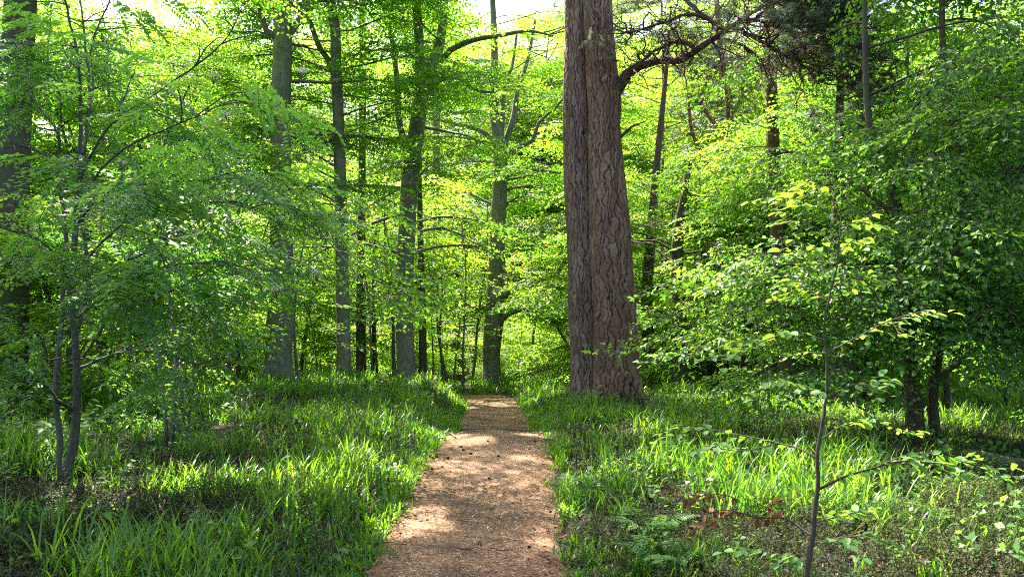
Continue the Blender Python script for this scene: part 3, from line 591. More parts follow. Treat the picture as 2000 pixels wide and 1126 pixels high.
hanging_beech("dark spreading beech on the right whose leafy curtains hang to the ground", 10.8,
    [[(1790, 872, 38), (1782, 760, 32), (1770, 640, 29), (1762, 500, 27), (1745, 380, 22), (1720, 300, 18), (1698, 240, 14), (1690, 120, 11), (1690, -60, 8), (1695, -400, 4)],
     [(1830, 868, 22), (1822, 760, 20), (1850, 600, 22), (1868, 480, 20), (1878, 360, 20), (1862, 220, 16), (1845, 130, 13), (1840, 0, 11), (1845, -250, 7), (1850, -500, 3)]],
    [[(1768, 520, 14), (1720, 512, 12, -.3), (1680, 515, 10, -.6), (1640, 525, 9, -.9), (1590, 545, 7, -1.2), (1540, 575, 4, -1.2), (1500, 600, 3, -1.3)],
     [(1755, 430, 10), (1700, 380, 9, .3), (1640, 340, 7, .6), (1570, 300, 5, .8), (1500, 300, 4, 1)],
     [(1880, 400, 12), (1920, 370, 10, -.2), (1960, 345, 9, -.4), (2010, 320, 8, -.6)],
     [(1830, 660, 12), (1870, 610, 10, -.5), (1920, 600, 8, -.9), (1990, 610, 6, -1.3)],
     [(1828, 740, 14), (1880, 700, 10, .4), (1940, 640, 8, .9), (2000, 600, 7, 1.2)],
     [(1785, 690, 9), (1740, 670, 8, -.2), (1690, 680, 6, -.4), (1630, 720, 4, -.6)],
     [(1850, 250, 9), (1900, 210, 7, -.5), (1950, 190, 6, -1), (2020, 200, 4, -1.6)]], 51, 64, .45, az=(pi + 1.5, 1.1), zr=(1.2, 8.5))

# ---- rowan, left foreground
def rowan():
    g = np.random.default_rng(61); d = 7.2; b = W(125, 955, d); b[2] = float(H(b[0], b[1])); root = thing("rowan_tree", "many-stemmed rowan with feathery leaflets in the left foreground", "tree", b)
    wood = Wood(); cr = Crown('rowan', 9); Q = []
    for pts in [
        [(122, 965, 24), (142, 870, 21), (150, 800, 19), (152, 740, 18), (146, 650, 16), (140, 560, 15), (146, 480, 14), (150, 400, 13), (156, 330, 10), (158, 200, 8), (150, 100, 6), (128, 0, 5), (120, -120, 3)],
        [(108, 960, 15), (118, 860, 14, .2), (108, 760, 13, .3), (118, 660, 12, .4), (125, 560, 11, .4), (128, 450, 10, .4), (115, 350, 8, .5), (112, 260, 7, .5), (70, 200, 6, .6), (30, 110, 5, .7), (15, 40, 4, .7)],
        [(152, 640, 12, .1), (172, 560, 10, .3), (170, 500, 9, .4), (160, 420, 8, .5), (160, 330, 8, .5), (175, 200, 7, .5), (168, 100, 5, .6), (155, -20, 4, .8)],
        [(158, 345, 8), (185, 290, 6, -.2), (215, 245, 5.5, -.3), (260, 210, 5, -.4), (330, 165, 4, -.6), (400, 115, 4, -.7), (440, 80, 3, -.8), (470, 20, 2.5, -.9)],
        [(160, 300, 6), (172, 240, 5, .3), (182, 150, 5, .5), (178, 90, 4, .6), (215, 0, 4, .8)],
        [(148, 440, 8), (175, 405, 7, -.2), (215, 375, 5, -.4), (300, 358, 4, -.7), (400, 352, 4, -1), (475, 348, 3, -1.2)],
        [(144, 800, 12, .0), (110, 780, 11, -.3), (85, 748, 10, -.5), (60, 735, 8, -.6), (20, 710, 7, -.8), (-60, 690, 4, -1)],
        [(85, 748, 8, -.5), (92, 700, 7, -.6), (80, 660, 7, -.7), (50, 640, 6, -.9), (0, 620, 6, -1.1), (-80, 600, 4, -1.3)],
        [(175, 590, 8, .1), (210, 540, 7, .2), (250, 510, 6, .2), (310, 480, 6, .2), (340, 440, 5, .2), (400, 415, 4, .1)],
        [(160, 700, 8, -.1), (200, 640, 7, -.3), (230, 600, 6, -.4), (290, 590, 5, -.6), (350, 560, 4, -.8)],
        [(140, 560, 8), (110, 500, 7, -.3), (60, 460, 5, -.5), (-20, 440, 4, -.8)],
        [(112, 270, 6, .5), (120, 200, 5, .6), (95, 120, 4, .7), (100, 20, 3, .8)],
        [(150, 390, 6), (230, 300, 5, -.4), (330, 250, 4, -.8), (400, 225, 3, -1.2), (450, 235, 2, -1.3)],
        [(155, 330, 5), (60, 290, 5, .3), (-20, 260, 4, .6)],
        [(150, 620, 7, 0), (230, 560, 6, -.5), (330, 520, 5, -.9), (420, 515, 3, -1.1), (480, 530, 2, -1.3)],
        [(155, 520, 7), (250, 430, 6, -.2), (360, 400, 5, -.5), (440, 395, 4, -.7), (500, 410, 2, -.9)],
        [(150, 720, 7), (230, 690, 6, -.3), (320, 690, 4, -.5), (400, 720, 2, -.7)]]:
        P, R = trunk_path(pts, d); P = np.array(P)
        if pts[0][1] > 940: P[0][2] = b[2] - .06
        q, r = smooth_path(P, R, .08); r = r * .82; q[2:-1] += g.normal(0, .004, q[2:-1].shape); wood.tube(q, r, 8, .05, 4); Q.append(q)
    for qi, q in enumerate(Q):
        big = qi < 3; t0 = .42 if big else .15
        for k in range(10 if big else 7):
            t = g.uniform(t0, 1); p, dd = at(q, t); a = g.uniform(-2.3, 2.3) if big else math.atan2(dd[1], dd[0]) + g.uniform(-1.3, 1.3)
            if p[2] < .9: continue
            P = wander(g, p, (cos(a), sin(a), g.uniform(-.1, .5)), g.uniform(.3, 1.0), 6, .14, 0, .12); wood.tube(P, np.linspace(.007, .003, 7), 4)
            tt = .45 + g.normal(0, .12); s = 1
            for m in range(3):
                x, d3 = at(P, .999 if m == 2 else g.uniform(.3, .95)); bb = math.atan2(d3[1], d3[0]) + (0 if m == 2 else s * g.uniform(.3, 1)); s = -s
                if x[0] > -2.45 and (x[2] > 3.3 or x[2] < 2.0): continue      # the crown is narrow above and below its widest tier
                cr.put(x, bb, g.uniform(-.1, .6), g.normal(0, .4), g.uniform(1.1, 1.6), tt + g.normal(0, .08))
    wood.build("trunk", M['rowan_bark'], root, b); cr.build("crown", M['rowan_leaf'], root, b, wood='twig')
    for (px, py, dd) in ((548, 430, -1), (540, 566, -1.4), (590, 140, -1.2), (620, 535, -1.2), (237, 320, -.6), (418, 150, -.9)):
        c = W(px, py, d + dd); n = 150; a = g.uniform(0, 6.28, n); rr = .045 * np.sqrt(g.uniform(0, 1, n)); Bq = np.stack([c[0] + rr * np.cos(a), c[1] + rr * np.sin(a), c[2] + .018 * (1 - (rr / .045) ** 2) + g.normal(0, .008, n)], 1)
        V, Qq, per = leaf_quads(Bq, g.uniform(0, 6.28, n), g.normal(-.3, .4, n), g.normal(0, .4, n), np.full(n, .011), np.full(n, .010), False)
        stem = Wood(); 
        for _ in range(9): 
            k = g.integers(0, n); stem.tube(np.array([c - [0, 0, .06], Bq[k]]), np.array([.002, .001]), 3)
        V2, Q2 = stem.arrays(); build("flower_cluster", np.vstack([V, V2]), np.vstack([Qq, Q2 + len(V)]), [M['flower'], M['twig']], root, tint=np.concatenate([g.uniform(.2, 1, n), np.zeros(len(Q2))]), mi=np.concatenate([np.zeros(n, int), np.ones(len(Q2), int)]), origin=b)
rowan()

# ---- broad-leaved shrub whose bough reaches across the grey beech
def bough_shrub():
    g = np.random.default_rng(62); d = 9.5; b = W(338, 790, d); b[2] = float(H(b[0], b[1])); root = thing("hazel_bush", "dark-stemmed bush behind the rowan, its bluish bough crossing the grey trunks", "bush", b); wood = Wood(); cr = Crown('beech_hi', 19)
    for pts, lf in [([(335, 800, 12), (345, 720, 9, .1), (340, 640, 8, .1), (330, 560, 7, .1), (350, 470, 6), (420, 400, 5, -.3), (500, 390, 4, -.6), (580, 420, 4, -.9), (650, 480, 3, -1.1), (700, 540, 3, -1.3), (745, 590, 2, -1.4)], 20),
                ([(345, 800, 9), (365, 700, 7), (400, 600, 6, -.2), (450, 520, 5, -.5), (520, 490, 4, -.8), (600, 520, 3, -1), (640, 545, 2, -1.2)], 9),
                ([(330, 800, 9), (310, 700, 7, .3), (280, 600, 6, .5), (240, 480, 5, .8), (230, 380, 4, 1), (260, 280, 3, 1.1)], 12),
                ([(350, 800, 8), (380, 720, 6, .4), (420, 650, 5, .8), (440, 520, 4, 1), (430, 380, 3, 1.2), (400, 260, 2, 1.2)], 12),
                ([(340, 790, 6), (390, 730, 5, -.3), (430, 690, 4, -.6)], 5)]:
        P, R = trunk_path(pts, d); P = np.array(P)
        if pts[0][1] > 789: P[0][2] = b[2] - .05
        q, r = smooth_path(P, R, .1); wood.tube(q, r, 7, .05, 4)
        for k in range(lf):
            p, dd = at(q, g.uniform(.3, 1)); a = math.atan2(dd[1], dd[0]) + g.uniform(-1.2, 1.2)
            leafy_branch(g, wood, cr, p, (cos(a), sin(a), g.uniform(-.2, .3)), g.uniform(.4, 1.0), .007, 3, (.25, .6), 2, droop=(.2, .6), tint=.5, bd=.12, sc=(.5, .8))
    keep = [i for i, q in enumerate(cr.P) if not (q[0] > -3.4 and q[2] < 2.15 and q[0] < -2.1)]; cr.P = [cr.P[i] for i in keep]; cr.A = [cr.A[i] for i in keep]
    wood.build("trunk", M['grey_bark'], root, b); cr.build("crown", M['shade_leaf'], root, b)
bough_shrub()

# ---- understory trees: three prototypes, copied with their parts
def proto_under(seed, h, leaf, n=24, spray='beech', zlo=.8, ln=(1.0, 2.4)):
    g = np.random.default_rng(seed); wood = Wood(); cr = Crown(spray, seed); P = wander(g, (0, 0, -.2), (0, 0, 1), h, 9, .07, .06); wood.tube(P, np.linspace(.07, .015, 10), 8)
    for k in range(n):
        t = (k + g.uniform(0, 1)) / n; z = zlo + (h - zlo) * t; p, _ = at(P, min(.99, z / h)); a = g.uniform(0, 6.28)
        leafy_branch(g, wood, cr, p, (cos(a), sin(a), g.uniform(.0, .6)), g.uniform(*ln) * (1.15 - .6 * t), .02, 5, (.5, 1.2), 3, droop=(.0, .4), tint=.35 + .35 * t, bd=.1, sc=(.8, 1.2))
    V, Q = wood.arrays(); tr = build("trunk", V, Q, M['dark_bark'], smooth=True); V, Q, T, mi = cr.arrays(False); co = build("crown", V, Q, [M[leaf], M['twig']], tint=T, mi=mi)
    return tr, co
UND = [proto_under(301, 6.5, 'understory_leaf', 26), proto_under(302, 5.0, 'understory_leaf', 22), proto_under(303, 8.5, 'beech_leaf', 32, 'beech', 1.6, (1.2, 3)), proto_under(304, 3.0, 'understory_leaf', 16, 'beech', .3, (.6, 1.6)), proto_under(305, 15, 'understory_leaf', 50, 'beech', 3., (2, 4.4))]
used = set()
def under(k, x, y, sc, rz, label, group, own=False):
    r = thing("young_beech_tree", label, "tree", (x, y, float(H(x, y))), group); r.rotation_euler = (0, 0, rz); r.scale = (sc, sc, sc)
    for o in UND[k]:
        if own and o.name.startswith("crown"):
            me = o.data; n = len(me.vertices); V = np.empty(n * 3, np.float32); me.vertices.foreach_get("co", V); V = V.reshape(-1, 3); Q = np.empty(len(me.loops), np.int32); me.loops.foreach_get("vertex_index", Q); Q = Q.reshape(-1, 4)
            T = np.empty(len(Q), np.float32); me.attributes["tint"].data.foreach_get("value", T); mi = np.empty(len(Q), np.int32); me.polygons.foreach_get("material_index", mi)
            X = V * sc @ np.array([[cos(rz), sin(rz), 0], [-sin(rz), cos(rz), 0], [0, 0, 1]]) + np.array(r.location); kk = open_to_sun(X[Q[:, 0]], RNG)
            build("crown", V, Q[kk], list(me.materials), r, tint=T[kk], mi=mi[kk]); continue
        c = o if (k, o.name) not in used and o.parent is None else o.copy()
        if c is not o: SC.collection.objects.link(c)
        c.parent = r
g = np.random.default_rng(404)
LB = "young beech in the bright green thicket behind the row of tall trunks"; GB = "young beeches in the sunlit thicket"
tallrows = [(51, 11, 1.3), (56, 11, 1.4), (61, 12, 1.55), (69, 12, 1.75)]
rows = [(27, 14, (0, 1, 3)), (31, 11, (3, 3, 3)), (35, 7, (3, 3, 3)), (40, 10, (0, 1, 3)), (46, 12, (0, 1, 0)), (52, 14, (0, 0, 1))]
for y0, n, kinds in rows:
    for i in range(n):
        y = y0 + g.uniform(-2.2, 2.2); x = (-.72 + 1.44 * (i + g.uniform(.1, .9)) / n) * y
        if abs(x + .03 * y) < 1.4 and y0 < 30: continue
        under(kinds[g.integers(0, 3)], x, y, g.uniform(.8, 1.3) * (1.2 if y0 > 36 else 1), g.uniform(0, 6.28), LB, GB)
for y0, n, sc0 in tallrows:
    for i in range(n):
        y = y0 + g.uniform(-3, 3); x = (-.70 + 1.40 * (i + g.uniform(.1, .9)) / n) * y
        under(4, x, y, sc0 * g.uniform(.85, 1.15), g.uniform(0, 6.28), "tall pale-leaved tree far behind the thicket, closing off the sky", "tall trees closing off the sky")
for px, d, sc0 in ((1275, 33, 1.3), (1350, 36, 1.3), (1450, 40, 1.2), (1080, 52, 1.5)):
    under(4, (px - 1000) / F * d, d, sc0, g.uniform(0, 6.28), "tall slim tree with bright leaves filling the gap beside the twin pine", "tall slim trees beside the twin pine")
for px, d, sc0 in ((200, 46, 1.6), (400, 48, 1.6), (1050, 50, 1.75), (720, 50, 1.5), (980, 51, 1.55), (1180, 52, 1.55)):
    under(4, (px - 1000) / F * d, d, sc0, g.uniform(0, 6.28), "tall pale-leaved tree far behind the thicket, closing off the sky", "tall trees closing off the sky")
LR = "young beech filling the green screen of leaves right of the twin pine"; GR = "young beeches right of the twin pine"
for (px, d, k, s) in ((1320, 29, 2, .9), (1440, 20.5, 0, 1.0), (1480, 23, 2, .85), (1570, 22, 2, .85), (1640, 19, 0, 1.0), (1330, 27, 3, 1), (1760, 20, 2, .9), (1850, 17, 2, 1), (1960, 19, 2, 1.1), (1700, 24, 2, 1.0), (2080, 15, 2, 1)):
    under(k, (px - 1000) / F * d, d, s, g.uniform(0, 6.28), LR, GR, True)
LL = "young tree in the leafy tangle behind the rowan on the left"; GL = "young trees behind the rowan"
for (px, d, k, s) in ((110, 18, 2, 1.0), (200, 17, 2, 1), (215, 15.5, 2, .85), (250, 19, 2, .95), (400, 24, 2, 1), (470, 21.5, 2, 1), (330, 21, 0, 1.1), (210, 22, 2, 1.2), (90, 20, 2, 1.2), (-230, 15, 2, 1), (150, 12.5, 3, 1.1)):
    under(k, (px - 1000) / F * d, d, s, g.uniform(0, 6.28), LL, GL, True)

for pr in UND:
    for o in pr:
        if o.parent is None: bpy.data.objects.remove(o)
# thin stems between the big trunks
def stems():
    g = np.random.default_rng(71); V0 = []
    for v in range(3):
        w = Wood(); P = wander(g, (0, 0, -.1), (0, 0, 1), 5.5, 12, .045, .05); w.tube(P, np.linspace(.035, .008, 13), 6)
        for k in range(9): p, _ = at(P, g.uniform(.2, 1)); a = g.uniform(0, 6.28); w.tube(wander(g, p, (cos(a), sin(a), .7), g.uniform(.4, 1.2), 4, .15), np.linspace(.008, .002, 5), 3)
        Vv, Qv = w.arrays(); V0.append((Vv, Qv))
        # few leaves
    protos = []
    for v, (Vv, Qv) in enumerate(V0):
        c = Crown('beech', 800 + v)
        for k in range(34): a = g.uniform(0, 6.28); r = g.uniform(.2, 1.1); c.put(np.array([r * cos(a), r * sin(a), g.uniform(1.2, 5.2)]), a, .2, 0, g.uniform(.5, .8), .6)
        Vc, Qc, Tc, mc = c.arrays(False); protos.append((build("stem", Vv, Qv, M['grey_bark'], smooth=True), build("crown", Vc, Qc, [M['understory_leaf'], M['twig']], tint=Tc, mi=mc)))
    M['stem_bark'] = M['grey_bark']
    pos = [(256, 17), (300, 16), (405, 18), (430, 22), (452, 20), (478, 19), (492, 23), (568, 21), (589, 20), (600, 26), (615, 28), (640, 24), (725, 25), (738, 27), (752, 26), (764, 24), (838, 26), (862, 25), (874, 24.5), (890, 27), (902, 25.5), (918, 29), (1000, 33), (1012, 30), (1030, 28), (1068, 29), (1085, 34), (1262, 28), (1375, 22), (1440, 20), (365, 19), (32, 14), (205, 15)]
    for i, (px, d) in enumerate(pos):
        x = (px - 1000) / F * d; d += g.uniform(-2, 3); x = (px + g.normal(0, 9) - 1000) / F * d; r = thing("sapling", "thin bare-stemmed sapling standing among the trunks behind the bank", "sapling", (x, d, float(H(x, d))), "thin saplings among the trunks")
        r.rotation_euler = (g.normal(0, .09), g.normal(0, .10), g.uniform(0, 6.28)); s = g.uniform(.6, 1.25); r.scale = (s * g.uniform(.8, 1.9), ) * 2 + (s,)
        for o in protos[i % 3]:
            c = o if o.parent is None else o.copy()
            if c is not o: SC.collection.objects.link(c)
            c.parent = r
stems()

# the wood far behind reads as one mass
def far_wood():
    g = np.random.default_rng(505); wood = Wood(); cr = Crown('far', 3)
    for i in range(70):
        y = g.uniform(58, 105); x = g.uniform(-.78, .78) * y; z = float(H(x, y)); h = g.uniform(7, 12); P = wander(g, (x, y, z - .3), (0, 0, 1), h, 8, .03, .05); wood.tube(P, np.linspace(g.uniform(.18, .35), .05, 9), 7)
        for k in range(70):
            zz = g.uniform(.12, 1.0) ** .8; p, _ = at(P, zz * .99); a = g.uniform(0, 6.28); r = g.uniform(.3, 1) * 5.0 * (1.15 - zz * .8); cr.put(p + np.array([cos(a) * r, sin(a) * r, r * .25 + g.normal(0, .3)]), a + g.normal(0, .5), g.uniform(0, .4), g.normal(0, .2), g.uniform(.9, 1.4), .5 + g.normal(0, .15))
    for i in range(900):
        y = g.uniform(50, 75); x = g.uniform(-.75, .75) * y; cr.put(np.array([x, y, float(H(x, y)) + g.uniform(.2, 3.2)]), g.uniform(0, 6.28), g.uniform(-.1, .4), 0, g.uniform(.8, 1.2), .6 + g.normal(0, .12))
    Vw, Qw = wood.arrays(); V, Q, T, mi = cr.arrays(False)
    o = build("distant_woods", np.vstack([V, Vw]), np.vstack([Q, Qw + len(V)]), [M['understory_leaf'], M['twig'], M['dark_bark']], tint=np.concatenate([T, np.zeros(len(Qw))]), mi=np.concatenate([mi, np.full(len(Qw), 2)])); o["kind"] = "stuff"
    o["label"] = "far sunlit woodland beyond the thicket"; o["category"] = "woodland"
far_wood()

# ------------------------------------------------------------------ ground cover
def blades(pos, L, w, az, lean, curl, tint, seg=4):
    n = len(pos); t = np.linspace(0, 1, seg + 1); ang = lean[:, None] + curl[:, None] * t[None] ** 1.5; ds = (L / seg)[:, None]
    hx = np.concatenate([np.zeros((n, 1)), np.cumsum(np.sin(ang[:, :-1]) * ds, 1)], 1); hz = np.concatenate([np.zeros((n, 1)), np.cumsum(np.cos(ang[:, :-1]) * ds, 1)], 1)
    D = np.stack([np.cos(az), np.sin(az), 0 * az], 1); Sd = np.stack([-np.sin(az), np.cos(az), 0 * az], 1)
    C = pos[:, None] + D[:, None] * hx[..., None]; C[..., 2] += hz
    ww = w[:, None] * np.array([.7, 1, .9, .6, .06])[None, :seg + 1] * .5
    V = np.stack([C + Sd[:, None] * ww[..., None], C - Sd[:, None] * ww[..., None]], 2).reshape(-1, 3)
    b = np.arange(n)[:, None] * (2 * (seg + 1)); Q = np.stack([np.stack([b[:, 0] + 2 * k, b[:, 0] + 2 * k + 1, b[:, 0] + 2 * k + 3, b[:, 0] + 2 * k + 2], 1) for k in range(seg)], 1).reshape(-1, 4)
    return V, Q, np.repeat(tint, seg)
def fieldn(x, y, s, seed):
    g = np.random.default_rng(seed); a = g.uniform(0, 6.28, (5, 2)); k = g.uniform(.6, 1.8, 5) * s; return sum(np.sin(k[i] * (x * np.cos(a[i, 0]) + y * np.sin(a[i, 0])) + a[i, 1]) for i in range(5)) / 2.6
def scatter(n, rng, ymin=3.0, ymax=26, spread=.74):
    y = ymin + (ymax - ymin) * rng.uniform(0, 1, n) ** 1.25; x = rng.uniform(-spread, spread, n) * (y + 1.0); return x, y
def heath_zone(x, y):
    """where heather takes over from the wood-rush"""
    z = sstep(2.0, 3.8, x + .35 * fieldn(x, y, 1.2, 3) - .10 * (y - 4)) * sstep(14, 10, y + 0 * x)
    z2 = sstep(-1.8, -2.9, x + .3 * fieldn(x, y, 1.5, 4)) * (1 - sstep(4.2, 6.2, y + .5 * fieldn(x, y, 1, 8)))
    return np.clip(z + z2, 0, 1)
def grass():
    g = np.random.default_rng(900); x, y = scatter(26000, g, 3.0, 30); xe = np.abs(g.normal(.74, .07, 2600)) * g.choice([-1, 1], 2600); ye = g.uniform(3.2, 20, 2600); x = np.concatenate([x, xc(ye) + xe]); y = np.concatenate([y, ye]); dd = np.abs(x - xc(y)); hz = heath_zone(x, y); fn = fieldn(x, y, 2.2, 6)
    keep = ~((dd < .70 + .07 * g.normal(0, 1, len(x))) & (y < 23)) & ((g.uniform(0, 1, len(x)) > hz * .88) | (dd < 1.15)) & (g.uniform(0, 1, len(x)) < .45 + .5 * fn + .35 * (dd < 1.4))
    keep &= (y < 24) | (g.uniform(0, 1, len(x)) < .5)
    x, y, hz = x[keep], y[keep], hz[keep]; n = len(x); per = g.integers(6, 12, n); I = np.repeat(np.arange(n), per); m = len(I)
    size = (.78 + .42 * fieldn(x, y, 1.7, 12) + g.uniform(-.1, .25, n)) * np.where(y > 10, 1.05, 1)
    # the grass grows back shorter at the trodden verge
    size *= .42 + .58 * sstep(.72, 1.4, np.abs(x - xc(y)) + (y > 22) * 2)
    bx = x[I] + g.normal(0, .035, m); by = y[I] + g.normal(0, .035, m); P = np.stack([bx, by, H(bx, by) - .01], 1)
    L = g.uniform(.16, .44, m) * size[I]; tz = (.42 + .20 * fieldn(x, y, .9, 5) + g.normal(0, .12, n))[I] + g.normal(0, .16, m)
    V, Q, T = blades(P, L, g.uniform(.008, .018, m) * (1 + .02 * by), g.uniform(0, 6.28, m), np.abs(g.normal(.25, .28, m)), g.uniform(.3, 2.3, m), tz)
    o = build("grass", V, Q, M['grass'], tint=T, smooth=True); o["kind"] = "stuff"; o["label"] = "strappy green wood-rush on both banks of the path"; o["category"] = "grass"
    # last year's straw blades among the green
    M['straw'] = leaf_mat("straw_blade", (.12, .08, .035), (.24, .17, .08), (.38, .30, .16), (.2, .14, .05), (.4, .32, .16), .3, .6, .2)
    k = 5200; x, y = scatter(k, g, 3.2, 18); q = np.abs(x - xc(y)) > .74; x, y = x[q], y[q]; k = len(x); P = np.stack([x, y, H(x, y)], 1)
    V, Q, T = blades(P, g.uniform(.10, .30, k), g.uniform(.003, .008, k), g.uniform(0, 6.28, k), g.uniform(.3, 1.3, k), g.uniform(.2, 1.2, k), g.uniform(0, 1, k))
    o = build("dry_grass", V, Q, M['straw'], tint=T); o["kind"] = "stuff"
    # dry flowering stalks
    k = 260; x, y = scatter(k, g, 3.4, 14); q = np.abs(x - xc(y)) > .9; x, y = x[q], y[q]; P = np.stack([x, y, H(x, y)], 1); k = len(x)
    V, Q, T = blades(P, g.uniform(.4, .7, k), np.full(k, .004), g.uniform(0, 6.28, k), g.uniform(0, .3, k), g.uniform(.1, .6, k), g.uniform(.5, 1, k))
    o = build("grass_stalks", V, Q, M['heather'], tint=T); o["kind"] = "stuff"
grass()
def cover(name, kind, n, mk, zone, sc, seed, ymax=24, tint=.5):
    g = np.random.default_rng(seed); x, y = scatter(n, g, 2.8, ymax); hz = zone(x, y); k = (np.abs(x - xc(y)) > .88 + .08 * g.normal(0, 1, n)) & (g.uniform(0, 1, n) < hz); x, y = x[k], y[k]; c = Crown(kind, seed); z = H(x, y)
    t = tint + .25 * fieldn(x, y, 2.0, seed + 1)
    for a, b, zz, tt in zip(x, y, z, t): c.put((a, b, zz - .01), g.uniform(0, 6.28), g.normal(0, .15), g.normal(0, .15), g.uniform(*sc), tt + g.normal(0, .1))
    o = c.build(name, M[mk], None, cull=False); o["kind"] = "stuff"
cover("heather_undergrowth", 'heather', 30000, 'heather', lambda x, y: .16 + .80 * heath_zone(x, y) + .15 * (y < 7), (.7, 1.3), 910, 20)
cover("herb_undergrowth", 'herb', 9000, 'herb', lambda x, y: .25 + .35 * (x < -3.2) + .3 * fieldn(x, y, 2.5, 33) + .3 * (y > 14) + .35 * (x > 1.5) * (y > 9), (.7, 1.4), 920, 30)
cover("leafy_undergrowth", 'herb', 3600, 'herb', lambda x, y: .10 + .5 * (x > 1.0) * (y > 5.5) * (.5 + .5 * fieldn(x, y, 2.5, 35)) + .5 * (x < -4.0), (1.4, 2.4), 925, 26, .6)
# fallen leaves on the soil
def litter():
    g = np.random.default_rng(930); x, y = scatter(16000, g, 3, 16); ex = g.normal(.66, .12, 1300) * g.choice([-1, 1], 1300); ey = g.uniform(3.3, 15, 1300); x = np.concatenate([x, xc(ey) + ex]); y = np.concatenate([y, ey]); k = (np.abs(x - xc(y)) > .40) & (g.uniform(0, 1, len(x)) < .5 + .5 * (np.abs(x - xc(y)) > .8)); x, y = x[k], y[k]; n = len(x); B = np.stack([x, y, H(x, y) + .014 + .036 * (np.abs(x - xc(y)) < .74)], 1)
    V, Q, _ = leaf_quads(B, g.uniform(0, 6.28, n), g.normal(0, .2, n), g.normal(0, .25, n), g.uniform(.03, .07, n), g.uniform(.02, .04, n), False)
    o = build("fallen_leaves", V, Q, M['dead_leaf'], tint=g.uniform(0, .9, n)); o["kind"] = "stuff"
litter()
# chips on the path
def chips():
    g = np.random.default_rng(940); n = 26000; y = 3.6 + 12 * g.uniform(0, 1, n) ** 1.6; x = xc(y) + g.normal(0, .42, n); k = np.abs(x - xc(y)) < .78; x, y = x[k], y[k]; n = len(x)
    B = np.stack([x, y, Hp(x, y) + .010 - .03 * sstep(.6, .78, np.abs(x - xc(y)))], 1); l = g.uniform(.005, .016, n) * np.where(g.uniform(0, 1, n) < .05, 1.8, 1)
    V, Q, _ = leaf_quads(B, g.uniform(0, 6.28, n), g.normal(0, .25, n), g.normal(0, .35, n), l, l * g.uniform(.4, .9, n), False)
    m, t = mat("chip"); a = N(t, "ShaderNodeAttribute", attribute_name="tint"); c = ramp(t, a.outputs["Fac"], [(0, (.04, .022, .012)), (.3, (.16, .085, .038)), (.65, (.34, .19, .085)), (.85, (.44, .30, .16)), (1, (.62, .50, .35))])
    p = N(t, "ShaderNodeBsdfPrincipled"); t.links.new(c, p.inputs[0]); p.inputs["Roughness"].default_value = .7; o_ = N(t, "ShaderNodeOutputMaterial"); t.links.new(p.outputs[0], o_.inputs[0])
    o = build("path_gravel", V, Q, m, tint=g.uniform(0, 1, n) ** 1.25); o["kind"] = "stuff"
chips()

# ------------------------------------------------------------------ small things
def cones():
    g = np.random.default_rng(950); V, Q, n0 = [], [], 0
    # body of overlapping scales on a spindle
    w = Wood(); z = np.linspace(0, .045, 9); w.tube(np.stack([z, 0 * z, 0 * z], 1), np.interp(z, [0, .01, .025, .045], [.004, .016, .014, .002]), 8)
    V1, Q1 = w.arrays(); B, az, pt_, ro = [], [], [], []
    for i in range(48):
        t = i / 48; a = i * 2.4; r = float(np.interp(t, [0, .2, .6, 1], [.006, .016, .012, .002])); B.append((t * .042, r * cos(a), r * sin(a)))
    B = np.array(B); V2 = []; 
    for b in B:
        o = unit(np.array([0, b[1], b[2]])); f = np.array([1., 0, 0]); s = np.cross(o, f); V2 += [b - s * .004, b + s * .004, b + s * .003 + o * .006 + f * .008, b - s * .003 + o * .006 + f * .008]
    V2 = np.array(V2); Q2 = np.arange(len(V2)).reshape(-1, 4) + len(V1); first = None
    spots = [(955, 869, "large"), (897, 881, ""), (907, 886, ""), (874, 902, ""), (851, 900, ""), (923, 894, ""), (1035, 884, ""), (1046, 869, ""), (862, 919, ""), (845, 924, ""), (801, 952, ""), (820, 948, ""), (976, 898, ""), (938, 1078, ""), (1035, 1080, ""), (1088, 972, ""), (952, 943, ""), (1073, 1012, ""), (838, 917, "")]
    for i, (px, py, _) in enumerate(spots):
        p = G(px, py); p[2] = Hp(p[0], p[1]) + .012
        if first is None: first = build("pine_cone", np.vstack([V1, V2]), np.vstack([Q1, Q2]), M['dark_bark']); o = first
        else: o = first.copy(); SC.collection.objects.link(o)
        o.location = p; o.rotation_euler = (g.uniform(0, 6), g.uniform(-.2, .2), g.uniform(0, 6.28)); s = g.uniform(.55, .9); o.scale = (s, s, s)
        o["label"] = "small dark pine cone lying on the gravel of the path"; o["category"] = "pine cone"; o["group"] = "pine cones on the path"
cones()
